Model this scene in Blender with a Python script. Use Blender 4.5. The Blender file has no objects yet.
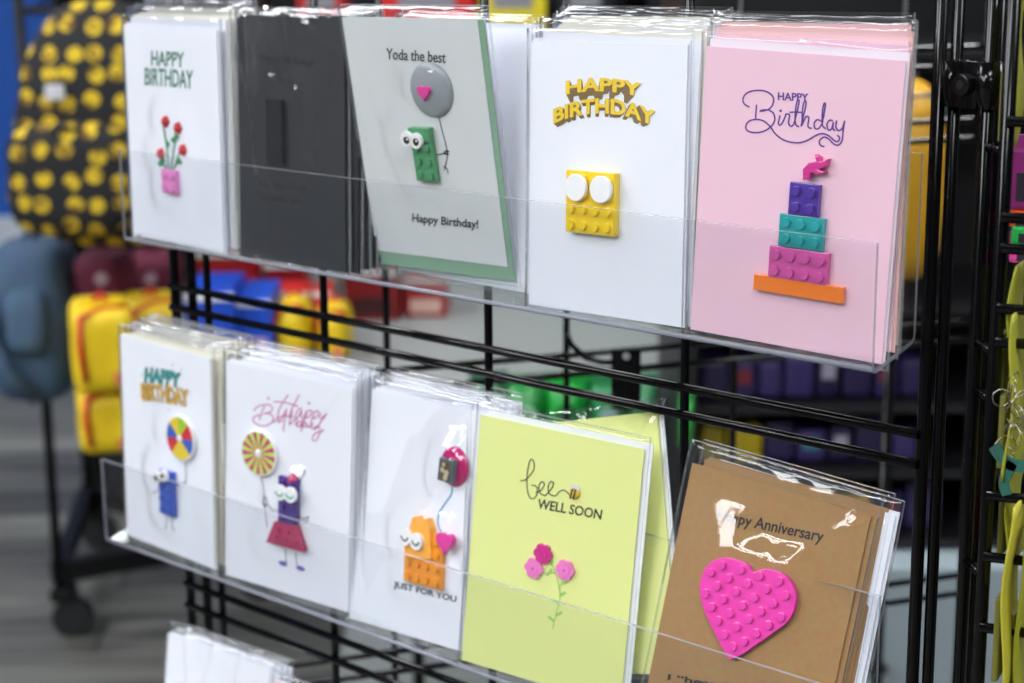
import bpy, bmesh, math, random
from mathutils import Vector, Matrix, Euler, noise
PI = math.pi
R = math.radians
scene = bpy.context.scene
COL = scene.collection
rnd = random.Random(7)

# ------------------------------------------------------------------ camera
FPX = 1791.5
PITCH, YAW, ROLL = .2267, .7319, -.009
CAM = Vector((.4189, -.7182, .2056))
FLOOR = -.967
cyw, syw = math.cos(YAW), math.sin(YAW)
FWD = Vector((-syw*math.cos(PITCH), cyw*math.cos(PITCH), -math.sin(PITCH)))
_r = Vector((cyw, syw, 0)); _u = _r.cross(FWD)
RIGHT = _r*math.cos(ROLL) + _u*math.sin(ROLL)
UP = -_r*math.sin(ROLL) + _u*math.cos(ROLL)
camd = bpy.data.cameras.new('camera'); cam = bpy.data.objects.new('camera', camd); COL.objects.link(cam)
cam.matrix_world = Matrix((( RIGHT.x, UP.x, -FWD.x, CAM.x), (RIGHT.y, UP.y, -FWD.y, CAM.y), (RIGHT.z, UP.z, -FWD.z, CAM.z), (0,0,0,1)))
camd.sensor_width = 36; camd.lens = 36*FPX/1024
camd.clip_start = .02; camd.clip_end = 60
camd.dof.use_dof = True; camd.dof.focus_distance = .90; camd.dof.aperture_fstop = 8.0
scene.camera = cam

def ray(u, v): return FWD + RIGHT*((u-512)/FPX) - UP*((v-341.5)/FPX)
def at(u, v, Y):
    d = ray(u, v); return CAM + d*((Y-CAM.y)/d.y)
# aisle frame behind the rack: a = metres to the right of the viewing line, b = metres away
AR = Vector((cyw, syw, 0)); AF = Vector((-syw, cyw, 0))
def aisle(a, b, z=0): p = CAM + AR*a + AF*b; p.z = z; return p
def seen(u, v, b):
    """(a, z) of the point of the upright plane b metres away that shows at u, v"""
    d = ray(u, v); t = b/d.dot(AF); p = d*t
    return p.dot(AR), CAM.z + p.z

# ------------------------------------------------------------------ materials
MATS = {}
def mat(name, color, rough=.5, metal=0., coat=0., spec=.5, bump=None, sss=0):
    if name in MATS: return MATS[name]
    m = bpy.data.materials.new(name); m.use_nodes = True; nt = m.node_tree
    b = nt.nodes['Principled BSDF']
    b.inputs['Base Color'].default_value = (*color, 1); b.inputs['Roughness'].default_value = rough
    b.inputs['Metallic'].default_value = metal; b.inputs['Coat Weight'].default_value = coat
    b.inputs['Specular IOR Level'].default_value = spec
    tc = nt.nodes.new('ShaderNodeTexCoord'); n = nt.nodes.new('ShaderNodeTexNoise')
    n.inputs['Scale'].default_value = bump[0] if bump else 60
    n.inputs['Detail'].default_value = 3
    nt.links.new(tc.outputs['Object'], n.inputs['Vector'])
    mx = nt.nodes.new('ShaderNodeMixRGB'); mx.blend_type = 'MULTIPLY'; mx.inputs[0].default_value = bump[2] if bump and len(bump) > 2 else .03
    mx.inputs[1].default_value = (*color, 1); nt.links.new(n.outputs['Color'], mx.inputs[2]); nt.links.new(mx.outputs[0], b.inputs['Base Color'])
    if bump:
        bp = nt.nodes.new('ShaderNodeBump'); bp.inputs['Strength'].default_value = bump[1]; bp.inputs['Distance'].default_value = .001
        nt.links.new(n.outputs['Fac'], bp.inputs['Height']); nt.links.new(bp.outputs[0], b.inputs['Normal'])
    MATS[name] = m; return m
def srgb(h):
    c = [int(h[i:i+2], 16)/255 for i in (0, 2, 4)]
    return tuple(x/12.92 if x <= .04045 else ((x+.055)/1.055)**2.4 for x in c)
def M(name, h, rough=.5, **k): return mat(name, srgb(h), rough, **k)

def clear(name, tint=(1,1,1), rough=.06, gloss=1.0, haze=0., ior=1.5, hc=(.86,.88,.92,1)):
    m = bpy.data.materials.new(name); m.use_nodes = True; nt = m.node_tree; nt.nodes.clear()
    o = nt.nodes.new('ShaderNodeOutputMaterial'); t = nt.nodes.new('ShaderNodeBsdfTransparent'); g = nt.nodes.new('ShaderNodeBsdfGlossy')
    t.inputs[0].default_value = (*tint, 1); g.inputs['Roughness'].default_value = rough
    f = nt.nodes.new('ShaderNodeFresnel'); f.inputs[0].default_value = ior
    ml = nt.nodes.new('ShaderNodeMath'); ml.operation = 'MULTIPLY'; ml.inputs[1].default_value = gloss
    ge = nt.nodes.new('ShaderNodeNewGeometry'); iv = nt.nodes.new('ShaderNodeMath'); iv.operation = 'SUBTRACT'; iv.inputs[0].default_value = 1
    nt.links.new(ge.outputs['Backfacing'], iv.inputs[1]); m0 = nt.nodes.new('ShaderNodeMath'); m0.operation = 'MULTIPLY'
    nt.links.new(f.outputs[0], m0.inputs[0]); nt.links.new(iv.outputs[0], m0.inputs[1]); nt.links.new(m0.outputs[0], ml.inputs[0])
    mx = nt.nodes.new('ShaderNodeMixShader'); nt.links.new(ml.outputs[0], mx.inputs[0]); nt.links.new(t.outputs[0], mx.inputs[1]); nt.links.new(g.outputs[0], mx.inputs[2])
    last = mx
    if rough == 0: g.inputs['Roughness'].default_value = 0
    if haze:
        d = nt.nodes.new('ShaderNodeBsdfDiffuse'); d.inputs[0].default_value = hc
        m2 = nt.nodes.new('ShaderNodeMixShader'); m2.inputs[0].default_value = haze
        nt.links.new(mx.outputs[0], m2.inputs[1]); nt.links.new(d.outputs[0], m2.inputs[2]); last = m2
    nt.links.new(last.outputs[0], o.inputs[0]); MATS[name] = m; return m
SLEEVE = clear('clear_sleeve_film', (.994,.994,.996), .05, 1.3, .006)
SLEEVE_EDGE = clear('sleeve_weld_edge', (.95,.955,.965), .1, 1.8, .25)
ACRYL = clear('clear_acrylic', (.975,.98,.985), 0, 1.0, 0)
ACRYL_EDGE = clear('acrylic_cut_edge', (.74,.76,.82), .15, 1.0, .38, hc=(.50,.51,.58,1))
BLACK = M('black_powder_coat', '040405', .13, spec=.32)
MATTE = M('matte_black_steel', '08080a', .5, spec=.3)
WHITE = M('white_card_stock', 'e9ecf4', .6)
CREAM = M('cream_card_stock', 'ebe8d8', .6)
ENVW = M('white_envelope_paper', 'e6e9f2', .7)
PINKC = M('pink_card_stock', 'eec3d3', .6)
PEACH = M('peach_envelope_paper', 'e9bfb8', .7)
YELC = M('pale_yellow_card_stock', 'e3ea93', .6)
GREYC = M('silver_grey_card_stock', 'd2d6d6', .5)
GREENC = M('sage_green_card_stock', '7fa58a', .6)
DARKC = M('charcoal_card_stock', '1c1e22', .5)
KRAFT = M('kraft_card_stock', 'ab8350', .75, bump=(260, .2, .35))
INKB = M('black_ink', '1d1d20', .6)

# ------------------------------------------------------------------ mesh helpers
class MB:
    def __init__(s): s.bm = bmesh.new()
    def box(s, x0, x1, y0, y1, z0, z1, mi=0, bev=0):
        vs = [s.bm.verts.new((x, y, z)) for z in (z0, z1) for y in (y0, y1) for x in (x0, x1)]
        fs = [s.bm.faces.new([vs[i] for i in q]) for q in ((0,2,3,1),(4,5,7,6),(0,1,5,4),(2,6,7,3),(0,4,6,2),(1,3,7,5))]
        for f in fs: f.material_index = mi
        if bev:
            es = list({e for f in fs for e in f.edges}); bmesh.ops.bevel(s.bm, geom=es, offset=bev, segments=2, affect='EDGES', profile=.6)
        return s
    def tube(s, pts, r, n=8, mi=0, caps=True):
        pts = [Vector(p) for p in pts]; rings = []
        ref = Vector((0,0,1)) if abs((pts[1]-pts[0]).normalized().z) < .9 else Vector((1,0,0))
        for i, p in enumerate(pts):
            d = (pts[min(i+1, len(pts)-1)] - pts[max(i-1, 0)]).normalized()
            a = d.cross(ref).normalized(); b = d.cross(a)
            rr = r[i] if isinstance(r, (list, tuple)) else r
            rings.append([s.bm.verts.new(p + a*rr*math.cos(2*PI*k/n) + b*rr*math.sin(2*PI*k/n)) for k in range(n)])
        for A, B in zip(rings, rings[1:]):
            for k in range(n):
                f = s.bm.faces.new((A[k], A[(k+1)%n], B[(k+1)%n], B[k])); f.material_index = mi; f.smooth = True
        if caps:
            for q in (rings[0][::-1], rings[-1]):
                f = s.bm.faces.new(q); f.material_index = mi
        return s
    def prism(s, pts, y0, y1, mi=0, bev=0):
        """outline in x, z pushed from y1 (back) to y0 (front)"""
        A = [s.bm.verts.new((x, y0, z)) for x, z in pts]; B = [s.bm.verts.new((x, y1, z)) for x, z in pts]; n = len(pts)
        fs = [s.bm.faces.new(A), s.bm.faces.new(B[::-1])]
        for k in range(n): fs.append(s.bm.faces.new((A[k], B[k], B[(k+1)%n], A[(k+1)%n])))
        for f in fs: f.material_index = mi
        bmesh.ops.recalc_face_normals(s.bm, faces=fs)
        if bev: bmesh.ops.bevel(s.bm, geom=list(fs[0].edges), offset=bev, segments=2, affect='EDGES', profile=.6)
        return s
    def disc(s, cx, cz, r, y0, y1, n=28, mi=0, bev=0, sx=1):
        return s.prism([(cx + r*sx*math.cos(2*PI*k/n), cz + r*math.sin(2*PI*k/n)) for k in range(n)], y0, y1, mi, bev)
    def dome(s, cx, cz, r, y0, h, n=24, m=6, mi=0):
        rings = []
        for j in range(m):
            a = j/m*PI/2
            rings.append([s.bm.verts.new((cx + r*math.cos(a)*math.cos(2*PI*k/n), y0 - h*math.sin(a), cz + r*math.cos(a)*math.sin(2*PI*k/n))) for k in range(n)])
        top = s.bm.verts.new((cx, y0-h, cz))
        for A, B in zip(rings, rings[1:]):
            for k in range(n):
                f = s.bm.faces.new((A[k], A[(k+1)%n], B[(k+1)%n], B[k])); f.smooth = True; f.material_index = mi
        for k in range(n):
            f = s.bm.faces.new((rings[-1][k], rings[-1][(k+1)%n], top)); f.smooth = True; f.material_index = mi
        f = s.bm.faces.new(rings[0][::-1]); f.material_index = mi
        return s
    def ribbon(s, pts, w, y, th=.00015, mi=0, smooth=4):
        p = catmull(pts, smooth)
        L, Rr = [], []
        for i, q in enumerate(p):
            a = p[max(i-1, 0)]; b = p[min(i+1, len(p)-1)]
            dx, dz = b[0]-a[0], b[1]-a[1]; l = math.hypot(dx, dz) or 1e-9
            nx, nz = -dz/l*w/2, dx/l*w/2
            L.append((q[0]+nx, q[1]+nz)); Rr.append((q[0]-nx, q[1]-nz))
        def mk(c, yy): return s.bm.verts.new((c[0], yy, c[1]))
        a = [[mk(c, yy) for c in side] for side, yy in ((L, y-th), (Rr, y-th), (Rr, y), (L, y))]
        for i in range(len(p)-1):
            for k in range(4):
                f = s.bm.faces.new((a[k][i], a[(k+1)%4][i], a[(k+1)%4][i+1], a[k][i+1])); f.material_index = mi
        for i in (0, -1): s.bm.faces.new([a[k][i] for k in range(4)]).material_index = mi
        return s
    def brick(s, nx, nz, cell=.008, th=.0032, x0=0, z0=0, y=0, mi=0, rot=0, studs=True):
        """a toy brick plate lying on the card at y, studs forward"""
        g = .00008; n0 = len(s.bm.verts)
        s.box(x0+g, x0+nx*cell-g, y-th, y, z0+g, z0+nz*cell-g, mi, bev=.00025)
        if studs:
            for i in range(nx):
                for j in range(nz): s.disc(x0+(i+.5)*cell, z0+(j+.5)*cell, .3*cell, y-th-.0017*cell/.008, y-th+.0001, 16, mi, bev=.0002)
        return s
    def rotxz(s, ang, cx=0, cz=0, start=0):
        s.bm.verts.ensure_lookup_table()
        c, q = math.cos(ang), math.sin(ang)
        for v in list(s.bm.verts)[start:]:
            x, z = v.co.x-cx, v.co.z-cz; v.co.x = cx + x*c + z*q; v.co.z = cz - x*q + z*c
        return s
    def build(s, name, mats, parent=None, smooth=False):
        me = bpy.data.meshes.new(name); s.bm.normal_update(); s.bm.to_mesh(me); s.bm.free()
        for m in (mats if isinstance(mats, (list, tuple)) else [mats]): me.materials.append(m)
        if smooth:
            for p in me.polygons: p.use_smooth = True
        o = bpy.data.objects.new(name, me); COL.objects.link(o)
        if parent: o.parent = parent
        return o
def catmull(p, n=4):
    if len(p) < 3 or n < 2: return list(p)
    out = []
    q = [p[0]] + list(p) + [p[-1]]
    for i in range(1, len(q)-2):
        for k in range(n):
            t = k/n
            out.append(tuple(.5*((2*q[i][j]) + (-q[i-1][j]+q[i+1][j])*t + (2*q[i-1][j]-5*q[i][j]+4*q[i+1][j]-q[i+2][j])*t*t + (-q[i-1][j]+3*q[i][j]-3*q[i+1][j]+q[i+2][j])*t**3) for j in range(len(p[0]))))
    out.append(tuple(p[-1])); return out
def empty(name, loc=(0,0,0), rot=None, label=None, cat=None, group=None):
    o = bpy.data.objects.new(name, None); COL.objects.link(o); o.empty_display_size = .02
    o.location = loc
    if rot is not None: o.rotation_euler = rot
    tag(o, label, cat, group); return o
def tag(o, label=None, cat=None, group=None, kind=None):
    for k, v in (('label', label), ('category', cat), ('group', group), ('kind', kind)):
        if v: o[k] = v
    return o
def copy_tree(o, parent=None):
    c = o.copy(); COL.objects.link(c); c.parent = parent
    for ch in o.children: copy_tree(ch, c)
    return c
def text_mesh(s, body, bold=0., shear=0., align='CENTER'):
    cu = bpy.data.curves.new('lettering', 'FONT'); cu.body = body; cu.extrude = .01; cu.offset = bold; cu.shear = shear; cu.resolution_u = 3
    o = bpy.data.objects.new('lettering', cu); COL.objects.link(o); bpy.context.view_layer.update()
    dg = bpy.context.evaluated_depsgraph_get(); me = bpy.data.meshes.new_from_object(o.evaluated_get(dg))
    vs = [v.co.copy() for v in me.vertices]; fs = [list(p.vertices) for p in me.polygons]
    COL.objects.unlink(o); bpy.data.objects.remove(o); bpy.data.meshes.remove(me)
    x0 = min(v.x for v in vs); x1 = max(v.x for v in vs); y0 = min(v.y for v in vs); y1 = max(v.y for v in vs)
    return [((v.x-x0)/(x1-x0), (v.y-y0)/(y1-y0), v.z) for v in vs], fs
def put_text(mb, body, fn, y, th=.00015, bold=0., shear=0., mi=0):
    """fn maps the unit box of the words to x, z on the card"""
    vs, fs = text_mesh(None, body, bold, shear)
    V = []
    for a, b, c in vs:
        x, z = fn(a, b); V.append(mb.bm.verts.new((x, y - (th if c > 0 else 0), z)))
    for f in fs:
        try: mb.bm.faces.new([V[i] for i in f]).material_index = mi
        except ValueError: pass
    return mb
def box_fn(c00, c10, c01, c11=None):
    """corners bottom-left, bottom-right, top-left (x, z)"""
    def fn(a, b): return (c00[0] + (c10[0]-c00[0])*a + (c01[0]-c00[0])*b, c00[1] + (c10[1]-c00[1])*a + (c01[1]-c00[1])*b)
    return fn

# ------------------------------------------------------------------ the room
def structure(o): o['kind'] = 'structure'; return o
def quadbox(name, a0, a1, b0, b1, z0, z1, m, parent=None, bev=0):
    """a box set square to the aisle"""
    cx, cb = (a0+a1)/2, (b0+b1)/2
    o = MB().box(-(a1-a0)/2, (a1-a0)/2, -(b1-b0)/2, (b1-b0)/2, 0, z1-z0, bev=bev).build(name, m)
    o.location = aisle(cx, cb, z0); o.rotation_euler = (0,0,YAW); return o
def floor_mat():
    m = bpy.data.materials.new('grey_wood_planks'); m.use_nodes = True; nt = m.node_tree; b = nt.nodes['Principled BSDF']
    tc = nt.nodes.new('ShaderNodeTexCoord'); mp = nt.nodes.new('ShaderNodeMapping'); mp.inputs['Rotation'].default_value = (0,0,R(-4))
    nt.links.new(tc.outputs['Object'], mp.inputs[0])
    br = nt.nodes.new('ShaderNodeTexBrick'); br.inputs['Scale'].default_value = 1; br.inputs['Brick Width'].default_value = 1.2; br.inputs['Row Height'].default_value = .15
    br.inputs['Mortar Size'].default_value = .004; br.inputs['Color1'].default_value = (*srgb('3f3f3c'), 1); br.inputs['Color2'].default_value = (*srgb('76766f'), 1); br.inputs['Mortar'].default_value = (.03,.03,.03,1)
    nt.links.new(mp.outputs[0], br.inputs[0])
    n = nt.nodes.new('ShaderNodeTexNoise'); n.inputs['Scale'].default_value = 3; n.inputs['Detail'].default_value = 6
    m2 = nt.nodes.new('ShaderNodeMapping'); m2.inputs['Scale'].default_value = (1, 9, 1); nt.links.new(tc.outputs['Object'], m2.inputs[0]); nt.links.new(m2.outputs[0], n.inputs[0])
    r = nt.nodes.new('ShaderNodeValToRGB'); r.color_ramp.elements[0].position = .32; r.color_ramp.elements[0].color = (.28,.28,.28,1); r.color_ramp.elements[1].position = .66; r.color_ramp.elements[1].color = (1.25,1.25,1.25,1)
    nt.links.new(n.outputs[0], r.inputs[0])
    mx = nt.nodes.new('ShaderNodeMixRGB'); mx.blend_type = 'MULTIPLY'; mx.inputs[0].default_value = .8
    nt.links.new(br.outputs[0], mx.inputs[1]); nt.links.new(r.outputs[0], mx.inputs[2]); nt.links.new(mx.outputs[0], b.inputs['Base Color'])
    b.inputs['Roughness'].default_value = .55
    return m
HALF, BACK, FRONT, CEIL = 5.2, 6.7, -4.0, 1.85
structure(quadbox('floor', -HALF, HALF, FRONT, BACK, FLOOR-.1, FLOOR, floor_mat()))
structure(quadbox('ceiling', -HALF, HALF, FRONT, BACK, CEIL, CEIL+.1, M('ceiling_tile', 'd9d9d6', .9)))
WALLM = M('grey_wall_paint', '606266', .8)
structure(quadbox('wall_back', -HALF, HALF, BACK, BACK+.1, FLOOR, CEIL, M('blue_wall_paint', '0f55b4', .6)))
structure(quadbox('wall_front', -HALF, HALF, FRONT-.1, FRONT, FLOOR, CEIL, WALLM))
structure(quadbox('wall_left', -HALF-.1, -HALF, FRONT, BACK, FLOOR, CEIL, WALLM))
structure(quadbox('wall_right', HALF, HALF+.1, FRONT, BACK, FLOOR, CEIL, WALLM))
structure(quadbox('baseboard_back', -HALF, HALF, BACK-.03, BACK, FLOOR, FLOOR+.13, M('white_baseboard', 'c9d2dc', .5)))

def emis(name, c, s):
    m = bpy.data.materials.new(name); m.use_nodes = True; nt = m.node_tree; nt.nodes.clear()
    o = nt.nodes.new('ShaderNodeOutputMaterial'); e = nt.nodes.new('ShaderNodeEmission'); e.inputs[0].default_value = (*c, 1); e.inputs[1].default_value = s
    nt.links.new(e.outputs[0], o.inputs[0]); return m
LAMP = emis('light_panel', (.94,.965,1.0), 19.5)
FRAME = M('white_metal_frame', 'dcdcdc', .5)
for (a, b) in ((-3.2,.35), (-4.3,-.9), (-4.3,-.22), (-4.35,-1.58), (-3.0,-.9), (-3.4,1.6), (.15,-.75), (-1.9,-.75), (2.2,-.75), (.15,-2.6), (-1.9,1.7), (.6,1.9), (2.9,1.7), (-2.2,4.4), (.6,4.4), (2.9,4.4)):  # unseen panels; the far-left ones are added to put glare on the card sleeves
    t = empty('ceiling_light', aisle(a, b, CEIL), (0,0,YAW), 'white framed fluorescent light panel in the unseen shop ceiling', 'ceiling light', 'light panels in the shop ceiling')
    f = MB()
    for q in ((-.62,.62,-.32,-.30), (-.62,.62,.30,.32), (-.62,-.6,-.3,.3), (.6,.62,-.3,.3)): f.box(q[0], q[1], q[2], q[3], -.03, -.001)
    f.build('light_frame', FRAME, t); MB().box(-.6,.6,-.3,.3,-.02,-.012).build('diffuser', LAMP, t)

# ------------------------------------------------------------------ gridwall rack that carries the cards
G = .0468; WR = .0026
ZP = [(-.0377,-.0529), (-.2594,-.2760), (-.482,-.498), (-.70,-.716), (.215,.200), (.40,.385)]
ZTOP, ZBOT = .62, -.90
def grid_panel(t, start, direc, length, verts, pairs, edge0=True, edge1=True, r=WR):
    """one panel as parts: frame tube, upright wires, cross wires"""
    s = Vector(start); d = Vector(direc).normalized(); nrm = Vector((d.y, -d.x, 0))
    P = lambda k, z, off=0: Vector((s.x + d.x*k + nrm.x*off, s.y + d.y*k + nrm.y*off, z))
    for k in (0, length):
        MB().tube([P(k, ZBOT), P(k, ZTOP)], .0033, 10).build('frame_tube', BLACK, t)
    for k in verts: MB().tube([P(k, ZBOT+.03), P(k, ZTOP-.02)], r, 10).build('upright_wire', BLACK, t)
    for z in pairs: MB().tube([P(0, z, r*1.6), P(length, z, r*1.6)], r*.95, 10).build('cross_wire', BLACK, t)
XL, XR, SP = -.588, .0027, .1449
zs = [z for p in ZP for z in p]
zs2 = [z-.0745 for z in zs[:-4]] + [.1105, .0955, .053, .038, .33, .315]
front = empty('gridwall_panel', (0,0,0), None, 'black wire grid panel that carries the rows of greeting cards', 'display rack')
grid_panel(front, (XL, G, 0), (1,0,0), XR-XL, [XR-XL-k*SP for k in (1,2,3)] + [.0365], zs)
MB().tube([(XR+.0065, G+.004, ZBOT), (XR+.0065, G+.004, ZTOP)], .003, 10).build('frame_tube', BLACK, front)
APX = Vector(((XL+XR)/2, G+.513, 0))
lp = empty('gridwall_panel', (0,0,0), None, 'black wire grid panel running back from the left edge of the card panel', 'display rack')
d = (APX-Vector((XL, G, 0))).normalized()
grid_panel(lp, Vector((XL, G, 0)) + d*.012, d, .64, [.141*k for k in (1,2,3,4)], zs2)
for (x, y, c) in ((XL-.004, G+.02, 'left edge of the card panel'), (XL+.326, G+.565, 'far end of the panel running back'), (XR+.012, G+.03, 'right edge of the card panel')):
    t = empty('rack_foot', (x, y, FLOOR), None, 'black swivel caster foot under the %s' % c, 'caster')
    MB().tube([(0,0,.03), (0,0,-FLOOR+ZBOT+.002)], .006, 10).build('stem', BLACK, t)
    MB().disc(0, .025, .025, -.012, .012, 24, bev=.003).build('wheel', M('black_rubber', '101012', .6), t)
# neighbouring panel to the right
n0 = at(1006, 150, .030); nd = Vector((.93, .36, 0)).normalized()
zz = [at(1016, v, n0.y+.004).z for v in (120, 216, 247, 307, 341, 496, 558, 630)]
npn = empty('gridwall_panel', (0,0,0), None, 'black wire grid panel at the right, turned away and hung with yellow bags', 'display rack')
grid_panel(npn, n0, nd, .58, [.145, .29, .435], zz + [z-.45 for z in zz[2:]])
n3 = at(986, 150, .045)
MB().tube([(n3.x, n3.y, ZBOT), (n3.x, n3.y, ZTOP)], .0032, 10).build('frame_tube', BLACK, npn)
MB().tube([(n3.x-.005, n3.y+.016, ZBOT), (n3.x-.005, n3.y+.016, ZTOP)], .004, 10).build('frame_tube', BLACK, npn)
for pz in (at(990,150,.03).z, at(990,352,.03).z, at(990,400,.03).z, at(980,575,.03).z):
    MB().tube([(n3.x, n3.y, pz), n0+Vector((0,0,pz-n0.z))], .0022, 8).build('cross_wire', BLACK, npn)
# clamps joining the two panels
def clamp(z, label):
    c0 = Vector((XR+.007, G+.002, z)); c1 = Vector((n3.x, n3.y, z)); dd = c1-c0; L = dd.length
    t = empty('panel_clamp', c0, (0,0,math.atan2(dd.y, dd.x)), label, 'clamp')
    h = .0108
    MB().box(.002, L-.002, -.0055, -.0035, -h/1, h, bev=.0004).tube([(0,0,-h), (0,0,h)], .0062, 16).tube([(L,0,-h), (L,0,h)], .0062, 16).build('clamp_plate', BLACK, t)
    b = MB().disc(L/2, 0, .0052, -.0085, -.005, 20, bev=.0008).build('screw', M('dark_steel_screw', '2a2a2c', .25, metal=.8), t)
    MB().disc(L/2, 0, .0022, -.0087, -.0084, 6).build('screw_socket', M('socket_black', '050505', .5), b)
clamp(at(972, 84, G).z, 'black metal clamp with a round screw near the top right of the rack')
clamp(at(972, 84, G).z-.62, 'black metal clamp low down joining the card panel to its neighbour')

# hook plate on the panel behind
hp_ = CAM + ray(626, 378)*1.335
t = empty('hook_plate', hp_, (0,0,math.atan2(.87,.5)-.35), 'black metal hook with a flat plate hung on the wire panel behind the cards', 'hook')
MB().box(-.011, .011, -.0012, .0012, -.024, .022, bev=.0005).build('plate', BLACK, t)
MB().disc(.0, .017, .0028, -.0016, -.0011, 14).build('plate_hole', M('pale_hole', 'a9afab', .5), t)
MB().tube([(-.010,0,.012), (-.018,-.004,.013), (-.030,-.01,.018), (-.040,-.014,.028), (-.044,-.016,.037)], .0021, 8).build('hook_arm', BLACK, t)

# ------------------------------------------------------------------ clear acrylic card holders
LIP, DEP, BKH, RISE = .0628, .0400, .1003, .0093
def holder(x0, x1, z, yo, label):
    t = empty('acrylic_card_holder', (x0, yo, z), None, label, 'card holder', 'clear acrylic card holders')
    L = x1-x0; th = .0022
    def sheet(corners, name, rnd_=()):
        pass
    # profile (y, z) of the bent sheet, mitred
    pr = [(0, LIP), (0, .004), (.0012, .0012), (.004, 0), (DEP-.003, RISE-.001), (DEP-.0005, RISE+.001), (DEP, RISE+.004), (DEP, BKH)]
    inn = []
    for i, (y, q) in enumerate(pr):
        a = pr[max(i-1, 0)]; b = pr[min(i+1, len(pr)-1)]; dy, dz = b[0]-a[0], b[1]-a[1]; l = math.hypot(dy, dz)
        inn.append((y - dz/l*th, q + dy/l*th) if True else None)
    def strip(name, i0, i1, cap0=False, cap1=False):
        mb = MB(); bm = mb.bm
        A = [[bm.verts.new((x, p[0], p[1])) for p in pr[i0:i1+1]] for x in (0, L)]
        B = [[bm.verts.new((x, p[0], p[1])) for p in inn[i0:i1+1]] for x in (0, L)]
        n = i1-i0
        for k in range(n):
            bm.faces.new((A[0][k], A[1][k], A[1][k+1], A[0][k+1])); bm.faces.new((B[0][k], B[0][k+1], B[1][k+1], B[1][k]))
            for s in (0, 1):
                f = bm.faces.new((A[s][k], A[s][k+1], B[s][k+1], B[s][k])); f.material_index = 1
        if cap0: bm.faces.new((A[0][0], B[0][0], B[1][0], A[1][0])).material_index = 1
        if cap1: bm.faces.new((A[0][n], A[1][n], B[1][n], B[0][n])).material_index = 1
        bmesh.ops.recalc_face_normals(bm, faces=bm.faces)
        return mb.build(name, [ACRYL, ACRYL_EDGE], t)
    strip('front_lip', 0, 1, cap0=True)
    strip('tray_floor', 1, 6)
    strip('back_plate', 6, 7, cap1=True)
    # polished bend along the foot of the lip catches the light
    MB().tube([(.0, .0022, .0022), (L, .0022, .0022)], .0013, 8).build('bent_edge', ACRYL_EDGE, t)
    for k in (.12, .5, .88):
        m = MB(); x = L*k
        m.tube([(x, DEP+.001, BKH-.02), (x, G-.0, BKH-.012), (x, G+.006, BKH-.012), (x, G+.007, BKH-.022)], .0015, 8)
        m.build('hanging_hook', BLACK, t)
    return t
holder(-.5792-.001, .0, 0, 0, 'upper clear acrylic tray holding the row that ends with the pink cake card')
holder(-.6212, -.012, -.2242, -.0015, 'middle clear acrylic tray holding the row that ends with the kraft heart card')
holder(-.610, -.015, -.449, 0, 'lowest clear acrylic tray with white and pink sleeved cards')

# ------------------------------------------------------------------ greeting cards
POSE = {'roses':(-.5376,.0125,.0018,-2.8,.6,.2,.1041,.1429), 'black':(-.4211,.0110,.0022,-2.8,2.9,-1.3,.1045,.1516),
 'green':(-.3038,.0275,.0085,2.0,-8.7,-.8,.1085,.1500), 'yellowbrick':(-.1709,.0107,.0035,-.7,2.6,-1.2,.1054,.1438), 'cake':(-.0569,.0110,.0036,4.9,1.5,1.9,.1061,.1430),
 'bluefig':(-.5610,.0101,-.2200,-2.1,1.4,.3,.1045,.1482), 'purplefig':(-.4371,.0091,-.2199,7.5,1.7,2.2,.1067,.1487), 'cat':(-.3311,.0126,-.2215,-3.6,7.5,-4.1,.1036,.1432),
 'bee':(-.2154,.0082,-.2195,8.4,6.0,2.1,.1091,.1489), 'heart':(-.0880,.0115,-.2262,6.0,11.5,5.4,.1062,.1480), 'low':(-.5393,.0099,-.4416,3.6,8.1,.6,.1054,.1480)}
def pose_m(p):
    x, y, z, yaw, lean, tilt, w, h = p
    return Matrix.Translation((x, y, z)) @ Matrix.Rotation(R(yaw), 4, 'Z') @ Matrix.Rotation(-R(lean), 4, 'X') @ Matrix.Rotation(R(tilt), 4, 'Y')
def local(p, u, v, y=0.):
    """card-plane x, z of what shows at u, v (y metres in front is negative)"""
    mi = pose_m(p).inverted(); o = mi @ CAM; d = mi.to_3x3() @ ray(u, v); t = (y-o.y)/d.y; q = o + d*t
    return (q.x, q.z)

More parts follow.
